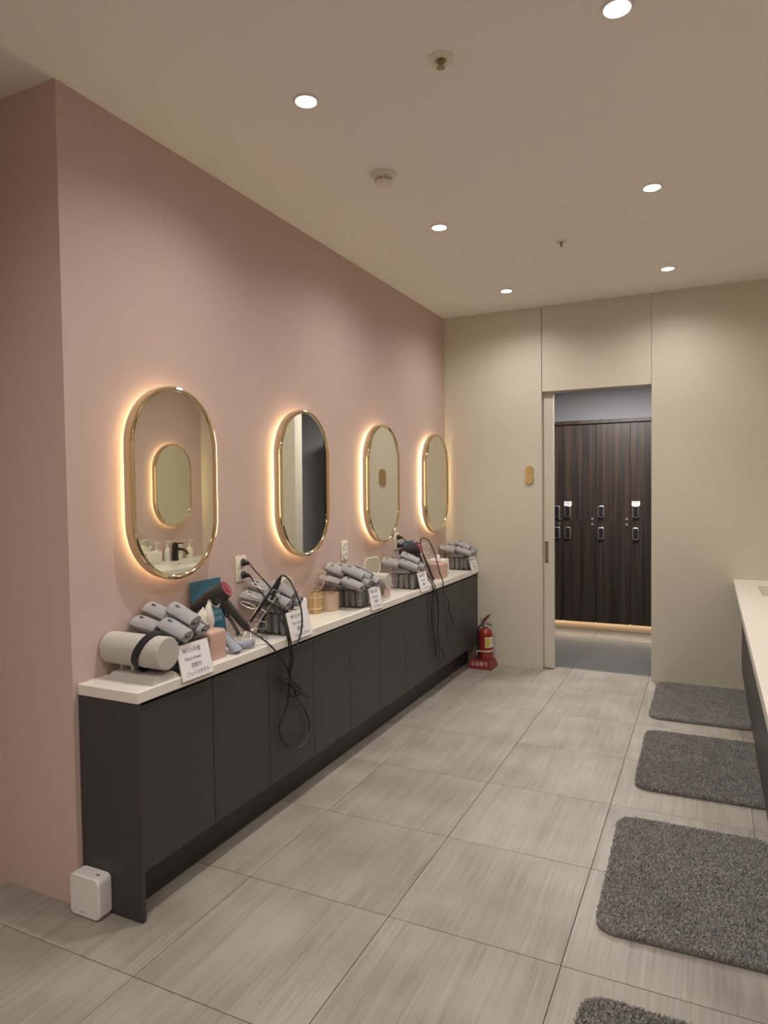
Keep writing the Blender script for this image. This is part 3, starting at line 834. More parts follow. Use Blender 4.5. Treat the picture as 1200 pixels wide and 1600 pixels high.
# headband: wide flat band hanging on the roll
n = 48; V, F = [], []
for i in range(n):
    a = 2*math.pi*i/n
    for (rr, dx) in ((0.0635,-0.016),(0.066,-0.014),(0.0672,0.0),(0.066,0.014),(0.0635,0.016),(0.0622,0.0)):
        wv = 1+0.015*math.sin(3*a)
        V.append((dx*(1-0.15*math.cos(a)), rr*math.sin(a)*wv*1.02, rr*math.cos(a)*wv*1.20))
for i in range(n):
    j = (i+1) % n
    for k in range(6):
        l = (k+1) % 6; F.append((i*6+k, i*6+l, j*6+l, j*6+k))
g = xf((V, F), Matrix.Translation((0.196, 1.812, 0.9205)) @ Matrix.Rotation(math.radians(25), 4, 'Y'))
solo('headband', g, m_band, 'black velvet headband looped round the felt cylinder', 'headband', (0.170, 1.812, 0.85))

# ---- first tissue box, loose cloths, acrylic stand
tissue_box(0.105, 0.248, 2.090, 2.205, HC, 0.121, 'blush tissue box with tissue pulled up, below the teal notice', True, 0.016, 1)
def loose_cloth(name, label, p, ax, s, seed):
    me = towel_mesh(name, 0.105*s, 0.030*s, 0.022*s, seed, 1.4); me.materials.clear(); me.materials.append(m_towel2)
    o = bpy.data.objects.new(name, me); COL.objects.link(o)
    y = Vector(ax).normalized(); x = y.cross(Vector((0,0,1))).normalized(); z = x.cross(y)
    R = Matrix((x, y, z)).transposed().to_4x4(); R.translation = Vector(p); o.matrix_world = R
    return tag(o, label, 'cloth')
loose_cloth('wash_cloth', 'crumpled pale blue cloth draped upright against the blush tissue box', (0.222, 2.252, HC+0.042), (-0.75, 0.0, 0.66), 1.0, 11)
loose_cloth('wash_cloth', 'small rolled blue cloth lying at the worktop edge', (0.235, 2.335, HC+0.020), (-0.5, -0.8, 0.0), 0.85, 12)

# ---- teal notice leaning on the wall
a, b, c_ = atx(298, 909, 0.022), atx(345.5, 899, 0.022), atx(348, 977, 0.040)
t = thing('notice_board', 'teal printed notice leaning on the pink wall behind the hair dryer', 'notice', (0.03, (a.y+b.y)/2, HC))
yl, yr = a.y, b.y
b0, t0 = Vector((0.052, (yl+yr)/2, HC+0.001)), Vector((0.016, (yl+yr)/2, 1.108))
up = t0-b0; hh = up.length; up.normalize(); rt = Vector((0,1,0)); nn = rt.cross(up)
Mx = Matrix((rt, up, nn)).transposed().to_4x4(); Mx.translation = (b0+t0)/2
wd = yr-yl
obj('panel', xf(box(-wd/2, wd/2, -hh/2, hh/2, -0.003, 0.0), Mx), m_teal, t, smooth=False)
for s, dy, ox in (('드라이기', -0.012, 0.034), ('제자리에', -0.040, 0.034)):
    g = text_geo(s, 0.026); obj('lettering', xf(([(p[0]+ox, p[1]+dy, 0.0006) for p in g[0]], g[1]), Mx), m_tealink, t, smooth=False)
ic = [(0.028,0.075),(0.028,0.108),(0.040,0.099),(0.058,0.102),(0.075,0.110),(0.078,0.075)]
obj('icon', xf(join(tube([(x,y,0.0006) for x,y in ic], 0.0014, 5, True), tube([(0.040,0.085,0.0006),(0.052,0.088,0.0006),(0.066,0.085,0.0006)], 0.0012, 5)), Mx), m_tealink, t, smooth=False)
obj('rule', xf(box(-0.005, 0.030, 0.060, 0.0625, 0.0, 0.0006), Mx), mat('rule_ochre', (0.20, 0.17, 0.06), 0.6), t, smooth=False)
y2a, y2b = atx(630, 850, 0.02).y, atx(647, 845, 0.02).y
t = thing('notice_board', 'teal printed notice half hidden behind the second hair dryer', 'notice', (0.03, (y2a+y2b)/2, HC))
Mx2 = Mx.copy(); Mx2.translation = Vector((Mx.translation.x, (y2a+y2b)/2, Mx.translation.z+0.0))
obj('panel', xf(box(-wd/2, wd/2, -hh/2, hh/2, -0.003, 0.0), Mx2), m_teal, t, smooth=False)
for s, dy, ox in (('드라이기', -0.012, 0.034), ('제자리에', -0.040, 0.034)):
    g = text_geo(s, 0.026); obj('lettering', xf(([(p[0]+ox, p[1]+dy, 0.0006) for p in g[0]], g[1]), Mx2), m_tealink, t, smooth=False)

# ---- hair dryers
def hair_dryer(uR, vR, uN, vN, uH, vH, xR, scale, label, dn=0.035, dh=0.01):
    R = atx(uR, vR, xR); d = depth_of(R)
    N = at_depth(uN, vN, d+dn); Hd = at_depth(uH, vH, d+dh)
    ax = (N-R).normalized(); Lh = (N-R).length
    r = 0.038*scale
    t = thing('hair_dryer', label, 'hair dryer', tuple(Hd))
    h = lathe([(r*0.93,0.0),(r,0.006),(r,Lh*0.50),(r*0.97,Lh*0.55),(r*0.80,Lh*0.57)], 40)
    head = obj('head', along(h, R, ax), m_dryer, t)
    obj('rear_ring', along(lathe([(r*0.90,-0.001),(r*0.90,0.004)], 40), R-ax*0.001, ax), m_mag, head)
    obj('inner_ring', along(lathe([(r*0.42,-0.003),(r*0.48,0.0)], 32), R-ax*0.002, ax), m_mag, head)
    nz = lathe([(r*0.78,Lh*0.55),(r*0.86,Lh*0.58),(r*0.84,Lh*0.72),(r*0.66,Lh*0.98),(r*0.62,Lh)], 32)
    obj('nozzle', along(nz, R, ax), m_dryer, t)
    P0 = R+ax*Lh*0.24
    hdir = (Hd-P0)
    hl = lathe([(r*0.52,0.0),(r*0.50,hdir.length*0.82),(r*0.46,hdir.length*0.86),(r*0.40,hdir.length*0.93),(r*0.20,hdir.length)], 24)
    obj('handle', along(hl, P0, hdir), m_dryer, t)
    return t, R, N, P0, Hd, ax
def plug(p, t, cordobj):
    g = join(along(lathe([(0.015,0.0),(0.019,0.003),(0.019,0.012),(0.013,0.020),(0.009,0.036),(0.006,0.042)], 24), p, (1,0.25,-0.1)))
    obj('plug', g, m_black, cordobj)
t1, R1, N1, P1, H1, ax1 = hair_dryer(354, 920, 303, 953, 389, 985, 0.215, 1.0, 'charcoal hair dryer with magenta end tilted on a stand before the teal notice')
# its stand: weighted foot by the wall, curved arm with a loop, cradle clip
ft = on(2, HC, 367, 992); ft.x = max(ft.x, 0.035)
t = thing('dryer_stand', 'slim bronze stand with loop holding the first hair dryer', 'stand', (ft.x, ft.y, HC))
dA = depth_of(P1)
_h = R1+ax1*0.076                                    # the head rests in a wire cradle at this section
_d = (-UP - ax1*(-UP).dot(ax1)).normalized(); _e = ax1.cross(_d).normalized()
if _e.dot(_f) < 0: _e = -_e
cr = [_h+0.0428*(math.cos(q)*_d+math.sin(q)*_e) for q in [math.radians(a) for a in range(-85, 96, 15)]]
arm = [Vector((ft.x, ft.y, HC+0.012)), at_depth(358, 965, (dA+depth_of(ft))/2), at_depth(346, 948, dA+0.085), cr[-1]]
obj('foot', lathe([(0.030,0.0),(0.030,0.004),(0.010,0.010),(0.009,0.014)], 24), m_silver, t, loc=1)
obj('arm', tube(catmull(arm, 8), 0.0085, 10), m_faucet, t)
ctr = at_depth(353, 952, dA+0.055)
s_, u_ = RT, UP
obj('loop', tube([ctr+s_*(0.014*math.cos(q)*0.8+0.010*math.sin(q)*-0.5)+u_*(0.034*math.sin(q)) for q in [2*math.pi*k/24 for k in range(24)]], 0.0035, 8, True), m_faucet, t)
obj('cradle', tube(cr, 0.0045, 8), m_silver, t)

t2, R2, N2, P2, H2, ax2 = hair_dryer(656, 855, 625, 864, 662, 890, 0.225, 1.10, 'charcoal hair dryer with red end held up before the small outlet', 0.05, 0.0)
f2 = on(2, HC, 652, 905); f2.x = 0.095; f2.y = 4.56
t = thing('dryer_stand', 'slim bronze stand holding the second hair dryer', 'stand', (f2.x, f2.y, HC))
obj('foot', lathe([(0.030,0.0),(0.030,0.004),(0.010,0.010),(0.009,0.014)], 24), m_silver, t, loc=1)
_o2 = Vector((-0.035,0.02,-0.028)); _o2 = (_o2-ax2*_o2.dot(ax2)).normalized()*0.0490
obj('arm', tube(catmull([Vector((f2.x, f2.y, HC+0.012)), (Vector(f2)+P2)/2+Vector((-0.03,0,0.06)), P2+_o2], 8), 0.0085, 10), m_faucet, t)

# ---- wall outlets
def outlet(y0, y1, z0, z1, label, n):
    t = thing('wall_outlet', label, 'outlet', (0, (y0+y1)/2, z0), 'double wall outlets')
    cy, cz = (y0+y1)/2, (z0+z1)/2
    obj('plate', bbox(0.0005, 0.009, y0, y1, z0, z1, 0.003, 2), m_offw, t)
    for dz in (0.030, -0.030):
        so = obj('socket', along(lathe([(0.0215,0.0),(0.0215,0.0035),(0.0185,0.0040),(0.0180,0.0)], 28, False), (0.0085, cy, cz+dz), (1,0,0)), m_white, t)
        for dy in (-0.0095, 0.0095):
            obj('pin_hole_peg', cyl((0.0075, cy+dy, cz+dz), (0.0100, cy+dy, cz+dz), 0.0028, n=10), m_bronze, so)  # shade inside the pin holes, put in as bronze-coloured pegs
outlet(2.585, 2.662, 1.066, 1.190, 'cream double wall outlet with two black plugs, near the flat iron', 2)
outlet(3.632, 3.706, 1.062, 1.186, 'cream double wall outlet without plugs, above the tallest towel heap', 0)
outlet(4.425, 4.497, 1.060, 1.184, 'cream double wall outlet with two black plugs, behind the second hair dryer', 2)

# ---- cords
def cord(parent, pts, r=0.0042, plugp=None, nn=7):
    P = catmull([Vector(p) if len(p) == 3 and p[0] < 5 else atx(*p) for p in pts], nn)
    c = obj('cord', tube(P, r, 7), m_black, parent)
    if plugp is not None:
        g = along(lathe([(0.014,0.0),(0.019,0.003),(0.019,0.012),(0.013,0.020),(0.009,0.034),(0.005,0.040)], 20), plugp, Vector((1, 0.45, -0.12)))
        obj('plug', g, m_black, c)
    return c
pl1, pl2 = Vector((0.011, 2.6235, 1.158)), Vector((0.011, 2.6235, 1.098))
tip = lambda p: p+Vector((1, 0.45, -0.12)).normalized()*0.036
tp = tip(pl1)
cord(t1, [tuple(tp), (398,891,0.075), (411,905,0.120), (428,926,0.202), (440,952,0.262), (447,985,0.288), (451,1005,0.302), (455,1038,0.306), (453,1070,0.312), (447,1108,0.306),
          (436,1138,0.298), (444,1160,0.306), (460,1171,0.310), (476,1160,0.306), (484,1135,0.300), (477,1110,0.304), (463,1088,0.312), (456,1066,0.318), (450,1048,0.314),
          (440,1030,0.307), (424,1010,0.304), (408,997,0.252), tuple(H1)], 0.0042, pl1)

# ---- flat iron in a chrome wire rack
rb = Vector((0.155, 2.500, HC))
t = thing('wire_rack', 'chrome wire appliance rack with spiral rings on oval foot', 'rack', tuple(rb))
obj('foot_ring', tube([(rb.x+0.078*math.cos(a), rb.y+0.050*math.sin(a), HC+0.003) for a in [2*math.pi*k/32 for k in range(32)]], 0.0028, 8, True), m_chrome, t)
Dk = depth_of(atx(410, 950, 0.16))-0.050
def rp(u, v, dd=0.0): return at_depth(u, v, Dk+dd)
railA = [rp(427, 921), rp(392, 976)]
railB = [rp(437, 925), rp(396, 983)]
obj('rail', tube([rp(424,926,-.002), rp(427,921,-.002), rp(437,925,-.002), rp(396,983,-.002), rp(415,982,-.002), rp(416,972,-.002), rp(406,971,-.002)], 0.0022, 7), m_chrome, t)
obj('rail', tube([rp(430,919,.05), rp(420,921,.05), rp(388,974,.05), rp(386,982,.03)], 0.0022, 7), m_chrome, t)
obj('post', tube([Vector((rb.x-0.05, rb.y-0.012, HC+0.003)), rp(384,988,.03), rp(387,978,.045)], 0.0024, 7), m_chrome, t)
obj('post', tube([Vector((rb.x+0.02, rb.y-0.045, HC+0.003)), rp(393,984,-.01), rp(397,983,0)], 0.0024, 7), m_chrome, t)
for (u, v, wdt) in ((396, 928, 26), (387, 945, 26), (405, 915, 24)):
    ca, cb = rp(u-wdt*0.42, v-wdt*0.16, 0.015), rp(u+wdt*0.5, v+wdt*0.22, 0.0)
    c0 = (ca+cb)/2; hx = (cb-ca)/2; hy = _f*0.030+UP*0.004
    obj('spiral_ring', tube([c0+hx*math.cos(q)+hy*math.sin(q) for q in [2*math.pi*k/28 for k in range(28)]], 0.0022, 7, True), m_chrome, t)
for (ua, va, ub, vb) in ((408, 952, 418, 957), (417, 936, 428, 941)):
    obj('rung', tube([rp(ua,va), rp(ub,vb)], 0.0020, 7), m_chrome, t)
fi = thing('flat_iron', 'black flat iron standing head-down in the chrome rack', 'hair iron', tuple(rp(398, 990)))
def bar(p, q, wd, th):
    s, tt, d = frame_of(q-p); 
    sx = RT-d*RT.dot(d); sx.normalize(); ty = d.cross(sx)
    Mx = Matrix((sx, ty, d)).transposed().to_4x4(); Mx.translation = p
    return xf(bbox(-wd/2, wd/2, -th/2, th/2, 0, (q-p).length, min(wd, th)*0.3, 2), Mx)
obj('arm', bar(rp(430, 914, .022), rp(391, 972, .022), 0.012, 0.024), m_blackp, fi)
obj('arm', bar(rp(434, 914, .022), rp(403, 988, .022), 0.013, 0.024), m_blackp, fi)
obj('hinge', tube([rp(426,930,.022), rp(431,918,.022), rp(435,908,.022), rp(438,902,.022)], [0.011,0.014,0.012,0.006], 12), m_blackp, fi)
tp = tip(pl2)
cord(fi, [tuple(tp), (393,903,0.065), (402,918,0.161), (418,938,0.222), (433,957,0.260), (446,981,0.295), (453,1000,0.316), (458,1030,0.319), (454,1058,0.325), (451,1078,0.320), (457,1089,0.322),
          (467,1086,0.323), (470,1078,0.323), (458,1066,0.327), (440,1059,0.321), (438,1063,0.314), (452,1070,0.327), (452,1042,0.321), (454,1028,0.315), (463,1010,0.313), (471,985,0.302), (471,955,0.315), (462,925,0.274),
          (452,906,0.220), (443,899,0.170), tuple(rp(440,899,.022)), tuple(rp(438,902,.022))], 0.0042, pl2)
tie = [atx(452,1066,.334), atx(462,1076,.336), atx(472,1083,.332), atx(483,1089,.324)]
obj('cord_knot', tube(catmull(tie, 6), [0.0085]*19, 8), m_black, fi)
# ---- second dryer: cord and its own coiled hanging loop
pl3, pl4 = Vector((0.011, 4.461, 1.152)), Vector((0.011, 4.461, 1.092))
tp = tip(pl3)
cord(t2, [tuple(tp), (634,845,0.055), (642,852,0.062), (651,868,0.075), (657,884,0.100), (664,897,0.190), (670,906,0.265), (676,916,0.300), (677,935,0.304), (675,950,0.303), (675,975,0.303), (680,995,0.303), (681,1010,0.303), (681,1024,0.304),
          (683,1028,0.304), (690,1034,0.304), (694,1030,0.304), (692,1018,0.304), (687,1008,0.306), (684,990,0.306), (685,960,0.306), (684,935,0.306), (681,920,0.304), (677,911,0.296), tuple(H2)], 0.0042, pl3)
fi2 = thing('flat_iron', 'black flat iron hung by its looped cord beside the second dryer', 'hair iron', (0.222, 4.640, HC))
q0 = depth_of(atx(668, 870, 0.15))
rk = thing('wire_rack', 'chrome wire appliance rack behind the second tissue box', 'rack', (0.13, 4.72, HC))
obj('foot_ring', tube([(0.13+0.06*math.cos(a), 4.70+0.045*math.sin(a), HC+0.003) for a in [2*math.pi*k/28 for k in range(28)]], 0.0026, 7, True), m_chrome, rk)
obj('post', tube([Vector((0.10, 4.68, HC+0.003)), at_depth(664, 884, q0), at_depth(672, 862, q0)], 0.0024, 7), m_chrome, rk)
obj('post', tube([Vector((0.15, 4.68, HC+0.003)), at_depth(668, 884, q0), at_depth(675, 863, q0)], 0.0024, 7), m_chrome, rk)
for (u, v) in ((664, 852), (664, 861), (662, 872)):
    c0 = at_depth(u, v, q0); hx = RT*0.030+UP*-0.012; hy = _f*0.028+UP*0.012
    obj('spiral_ring', tube([c0+hx*math.cos(q)+hy*math.sin(q) for q in [2*math.pi*k/24 for k in range(24)]], 0.0022, 7, True), m_chrome, rk)
obj('spine', tube([at_depth(672, 862, q0), at_depth(667, 850, q0), at_depth(664, 848, q0+0.02), at_depth(663, 866, q0+0.02)], 0.0024, 7), m_chrome, rk)
_ft, _tp = Vector((0.222, 4.640, HC+0.004)), at_depth(661, 866, q0-0.052)
obj('body', bar(_tp, _ft, 0.016, 0.022), m_blackp, fi2)
tp = tip(pl4)
cord(fi2, [tuple(tp), (629,851,0.050), (636,860,0.058), (646,874,0.070), (655,888,0.107), (664,900,0.215), (673,910,0.299), (678,920,0.313), (683,938,0.310), (685,962,0.310), (684,985,0.310), (685,1003,0.312), (687,1009,0.315), (690,1010,0.315), (697,1000,0.310),
           (707,982,0.308), (708,976,0.308), (702,955,0.306), (701,940,0.306), (693,925,0.308), (692,908,0.302), (687,895,0.285), (681,870,0.240), (672,848,0.200), (663,841,0.175), (657,845,0.165), tuple(_tp)], 0.0042, pl4)

# ---- small things between baskets two and three
def hand_mirror(cx, y, zc, wy, hz, label, tilt=10, turn=-10):
    t = thing('table_mirror', label, 'mirror', (cx, y, HC))
    Mx = Matrix.Translation((cx, y, zc)) @ Matrix.Rotation(math.radians(-tilt), 4, 'Y') @ Matrix.Rotation(math.radians(turn), 4, 'Z') @ Matrix(((0,0,1,0),(1,0,0,0),(0,1,0,0),(0,0,0,1)))
    obj('frame', xf(sweep_rrect(wy, hz, min(wy,hz)*0.40, [(0.006,-0.004),(0.006,0.004),(0.0,0.003),(0.0,-0.003),(0.006,-0.004)], 10), Mx), m_offw, t)
    obj('mirror_glass', xf(prism(rrect(wy-0.011, hz-0.011, min(wy,hz)*0.40-0.005, 10), -0.002, 0.002), Mx), m_glass_mirror, t, smooth=False)
    obj('stand', join(cyl((cx-0.004, y, HC+0.006), (cx-0.002, y, zc-hz/2+0.004), 0.006), xf(lathe([(0.038,0),(0.038,0.005),(0.006,0.010)], 24), Matrix.Translation((cx, y, HC)))), m_offw, t)
p = atx(449, 918, 0.06)
hand_mirror(0.06, p.y, p.z, 0.105, 0.115, 'small rounded table mirror standing behind the second towel basket', 4, -2)
p = atx(582, 884, 0.07)
hand_mirror(0.07, p.y, p.z, 0.165, 0.115, 'small oval table mirror standing behind the bare felt cylinder', 4, -12)
a_ = on(2, HC, 478, 958)
t = thing('small_caddy', 'small white slotted holder between towel basket and bamboo cup', 'holder', (0.07, 3.03, HC))
obj('body', hollow_box(0.040, 0.115, 2.985, 3.055, HC, 0.112, 0.012, 0.038, 0.030, 0.014), m_white, t)
# bamboo cup of staves with two bands
cx, cy, r = 0.078, 3.195, 0.040
t = thing('bamboo_cup', 'bamboo stave cup with two pale bands holding a brush', 'cup', (cx, cy, HC))
ns = 14
for k in range(ns):
    a0, a1 = 2*math.pi*(k+0.03)/ns, 2*math.pi*(k+0.97)/ns
    V = []
    for z, rr in ((HC, r*0.90), (HC+0.118, r)):
        for a in (a0, a1): V += [(cx+rr*math.cos(a), cy+rr*math.sin(a), z), (cx+(rr-0.005)*math.cos(a), cy+(rr-0.005)*math.sin(a), z)]
    F = [(0,2,6,4),(1,5,7,3),(0,4,5,1),(2,3,7,6),(4,6,7,5),(0,1,3,2)]
    obj('stave', (V, F), m_bamboo, t, smooth=False)
obj('bottom', xf(lathe([(r*0.86,0.003),(r*0.86,0.008)], 28), Matrix.Translation((cx, cy, HC))), m_bamboo, t)
for zz, rr in ((0.024, r*0.925), (0.088, r*0.98)):
    obj('band', xf(lathe([(rr-0.002,zz),(rr+0.0015,zz+0.001),(rr+0.0015,zz+0.007),(rr-0.002,zz+0.008)], 32, False), Matrix.Translation((cx, cy, HC))), m_bambooband, t)
# vent brush standing in the cup
t = thing('vent_brush', 'blush vented hairbrush standing in the bamboo cup', 'hairbrush', (cx, cy, HC+0.009))
p0, p1 = Vector((cx-0.012, cy-0.012, HC+0.010)), Vector((cx+0.006, cy+0.008, HC+0.130))
dq = (p1-p0).normalized()
obj('handle', tube([p0, p0.lerp(p1, 0.5), p1], [0.007, 0.009, 0.008], 12), m_brush, t)
top = p1+dq*0.100
nrm = Vector((0.75, -0.66, 0)); sd = dq.cross(nrm).normalized(); nrm = sd.cross(dq).normalized()
def bp_(a, b, c=0): return p1+dq*a+sd*b+nrm*c
loopP = [bp_(0.0,0.010), bp_(0.020,0.026), bp_(0.06,0.031,.004), bp_(0.098,0.028,.001), bp_(0.108,0.018), bp_(0.108,-0.018), bp_(0.098,-0.028,.001), bp_(0.06,-0.031,.004), bp_(0.020,-0.026), bp_(0.0,-0.010)]
obj('head_rim', tube(catmull(loopP, 5, True), 0.0042, 8, True), m_brush, t)
for k in range(8):
    s = 0.016+k*0.0118
    obj('rib', tube([bp_(s,-0.026,.002), bp_(s,0,.006), bp_(s,0.026,.002)], 0.0028, 7), m_brush, t)
    for q in (-0.016, 0.0, 0.016):
        obj('bristle', tube([bp_(s,q,.005), bp_(s,q,.019)], 0.0011, 5), m_beige, t)
# beige open box with a rounded corner
t = thing('open_box', 'beige open-topped plastic box beside the bamboo cup', 'box', (0.100, 3.285, HC))
g = sweep_rrect(0.105, 0.125, 0.030, [(0.004,0.004),(0.0,0.0),(0.0,0.098),(0.003,0.098),(0.003,0.006)], 8)
obj('wall', xf(g, Matrix.Translation((0.098, 3.302, HC)) @ Matrix.Rotation(math.radians(3), 4, 'Z')), m_beige, t)
obj('bottom', xf(prism(rrect(0.100, 0.120, 0.028, 8), 0.001, 0.006), Matrix.Translation((0.098, 3.302, HC)) @ Matrix.Rotation(math.radians(3), 4, 'Z')), m_beige, t)
# blush boxes further on
tissue_box(0.095, 0.222, 3.790, 3.885, HC, 0.112, 'plain blush box beyond the bare felt cylinder', False, 0.003, 2)
tissue_box(0.105, 0.246, 4.762, 4.895, HC, 0.118, 'blush tissue box beside the second dryer rack', False, 0.018, 3)
t = thing('tissue_dispenser', 'white tissue dispenser behind the second blush tissue box', 'dispenser', (0.13, 4.98, HC))
obj('body', hollow_box(0.060, 0.200, 4.915, 5.045, HC, 0.128, 0.010, 0.034, 0.090, 0.012), m_white, t)
obj('tissue', tissue_geo(0.130, 4.960, HC+0.124, 0.035, 0.026, 5), m_tissue, t)

# ================================================================== FLOOR THINGS
# white air sensor in front of the end panel
t = thing('air_sensor', 'white rounded box sensor on the floor against the dark end panel', 'sensor', (0.074, 1.622, 0))
sh = sweep_rrect(0.144, 0.150, 0.022, [(0.030,0.0),(0.004,0.0),(0.0,0.004),(0.0,0.052),(0.004,0.056),(0.030,0.056)], 10)
Mx = Matrix.Translation((0.075, 1.653, 0.0765)) @ Matrix(((1,0,0,0),(0,0,-1,0),(0,1,0,0),(0,0,0,1)))
sh = (sh[0], list(sh[1])); mm = 44; n0 = len(sh[0]); sh[1].append(tuple(range(n0-mm, n0))); sh[1].append(tuple(reversed(range(mm))))
obj('case', xf(sh, Mx), m_white, t)
obj('rear_case', xf(prism(rrect(0.140, 0.146, 0.020, 10), -0.003, 0.002), Mx), m_white, t)
obj('button', xf(prism([(0.009*math.cos(a), 0.005*math.sin(a)) for a in [2*math.pi*k/20 for k in range(20)]], 0.0, 0.0012), Matrix.Translation((0.117, 1.624, 0.1515))), m_grey, t)
for k in range(4):
    obj('badge', box(0.053+k*0.006, 0.057+k*0.006, 1.5964, 1.5972, 0.019, 0.0235), mat('badge_grey', (0.45, 0.44, 0.43), 0.5) if k == 0 else bpy.data.materials['badge_grey'], t)
for xx in (0.024, 0.126):
    obj('foot', box(xx-0.012, xx+0.012, 1.61, 1.645, 0.0, 0.003), m_grey, t)

# fire extinguisher in its red stand
ex, ey = 0.372, 5.405
t = thing('extinguisher_stand', 'red plastic extinguisher stand with moulded lettering, in the corner', 'stand', (ex, ey, 0))
xa, xb, ya, yb = 0.252, 0.462, 5.312, 5.500
i_ = 0.022; zt_ = 0.072
ccx, ccy = (xa+xb)/2, (ya+yb)/2
V, F = [], []; nq = 36
for ww, ll, zz in ((xb-xa, yb-ya, 0.0), (xb-xa, yb-ya, 0.006), (xb-xa-2*i_, yb-ya-2*i_, zt_)):
    V += [(ccx+x, ccy+y, zz) for x, y in rrect(ww, ll, 0.004, 8)]
for zz in (zt_, 0.060): V += [(ex+0.010+0.0645*math.cos(math.radians(5+10*k)), ey+0.0645*math.sin(math.radians(5+10*k)), zz) for k in range(nq)]
for k in range(4):
    for i in range(nq): F.append((k*nq+i, k*nq+(i+1) % nq, (k+1)*nq+(i+1) % nq, (k+1)*nq+i))
F.append(tuple(range(nq))); F.append(tuple(range(4*nq, 5*nq)))
b = (V, F)
obj('body', b, m_redp, t, smooth=False)
rt = Vector((1,0,0)); up = Vector((0, i_, zt_-0.006)).normalized(); nn = rt.cross(up)
Mx = Matrix((rt, up, nn)).transposed().to_4x4(); Mx.translation = Vector(((xa+xb)/2, ya+i_/2, 0.040))
g = text_geo('소화기', 0.040)
obj('lettering', xf(([(p[0]*0.95+0.014, p[1], 0.0007) for p in g[0]], g[1]), Mx), m_creamband, t, smooth=False)
obj('emblem', xf(join(tube([(-0.056+0.013*math.cos(a), 0.002+0.016*math.sin(a), 0.0008) for a in [2*math.pi*k/20 for k in range(20)]], 0.0010, 5, True),
                      tube([(-0.058,-0.006,0.0008),(-0.060,0.002,0.0008),(-0.055,0.010,0.0008),(-0.052,0.0,0.0008),(-0.055,-0.006,0.0008)], 0.0009, 5)), Mx), m_creamband, t)
t = thing('fire_extinguisher', 'red fire extinguisher with yellow label standing in its red stand', 'extinguisher', (ex+0.010, ey, 0.060))
ez = 0.060; rr = 0.0625; cx = ex+0.010
cylp = [(rr*0.86,ez),(rr,ez+0.012),(rr,0.255)]
for k in range(1, 8):
    a = math.pi/2*k/8; cylp.append((0.020+(rr-0.020)*math.cos(a), 0.255+0.075*math.sin(a)))
cylp += [(0.020,0.332),(0.020,0.345)]
obj('cylinder', xf(lathe(cylp, 40), Matrix.Translation((cx, ey, 0))), m_red, t)
obj('valve', xf(lathe([(0.022,0.343),(0.022,0.352),(0.015,0.354),(0.015,0.378)], 20), Matrix.Translation((cx, ey, 0))), m_silver, t)
def bent(pts, w_, th): 
    V, F = [], []
    for (x, z, ww) in pts:
        V += [(x,ey-ww/2,z-th/2),(x,ey+ww/2,z-th/2),(x,ey+ww/2,z+th/2),(x,ey-ww/2,z+th/2)]
    for k in range(len(pts)-1):
        o = 4*k
        for a in range(4): F.append((o+a, o+(a+1)%4, o+4+(a+1)%4, o+4+a))
    F += [(3,2,1,0), tuple(4*(len(pts)-1)+i for i in range(4))]
    return V, F
obj('lever', tube(catmull([(cx-0.022,ey,0.372),(cx-0.012,ey,0.390),(cx+0.004,ey,0.408),(cx+0.022,ey,0.428),(cx+0.042,ey,0.444)], 4), [0.012]*5+[0.0135]*4+[0.012]*4+[0.009,0.008,0.007,0.006], 12), m_redp, t, label='red squeeze lever')
obj('carry_handle', bent([(cx-0.018,0.366,0.020),(cx+0.015,0.368,0.020),(cx+0.040,0.362,0.018),(cx+0.054,0.350,0.016)], 0.02, 0.005), m_blackp, t)
obj('gauge_bracket', tube([(cx-0.020,ey-0.01,0.360),(cx-0.036,ey-0.012,0.376),(cx-0.036,ey-0.012,0.400),(cx-0.030,ey-0.012,0.412)], 0.003, 7), m_blackp, t)
hp = catmull([(cx-0.014,ey-0.008,0.362),(cx-0.034,ey-0.024,0.352),(cx-0.050,ey-0.045,0.320),(cx-0.050,ey-0.050,0.25),(cx-0.046,ey-0.052,0.15),(cx-0.044,ey-0.054,0.078)], 8)
obj('hose', tube(hp, 0.0095, 12), m_black, t)
obj('hose_strap', xf(lathe([(rr+0.0005,0.140),(rr+0.0025,0.141),(rr+0.0025,0.149),(rr+0.0005,0.150)], 40, False), Matrix.Translation((cx, ey, 0))), m_creamband, t)
obj('strap_loop', tube([(cx-0.047+0.0115*math.cos(a), ey-0.053+0.0115*math.sin(a), 0.1445) for a in [2*math.pi*k/20 for k in range(20)]], 0.0035, 6, True), m_creamband, t)
def wrap(a0, a1, z0, z1, r_):
    n = 12; V, F = [], []
    for k in range(n+1):
        a = a0+(a1-a0)*k/n
        V += [(cx+r_*math.cos(a), ey+r_*math.sin(a), z0), (cx+r_*math.cos(a), ey+r_*math.sin(a), z1)]
    for k in range(n): F.append((2*k, 2*k+2, 2*k+3, 2*k+1))
    return V, F
D_ = math.radians
lab = obj('label_sheet', wrap(D_(-75), D_(20), 0.178, 0.262, rr+0.0006), m_paper, t)
obj('label_yellow', wrap(D_(-72), D_(-35), 0.184, 0.256, rr+0.0011), m_yellow, lab)
obj('label_mark', join(wrap(D_(-28), D_(-10), 0.205, 0.212, rr+0.0011), wrap(D_(-22), D_(-15), 0.218, 0.245, rr+0.0011)), m_redp, lab)
for k in range(4):
    obj('label_line', wrap(D_(-70), D_(-45+3*(k % 2)), 0.196+k*0.014, 0.199+k*0.014, rr+0.0014), m_bronze, lab)

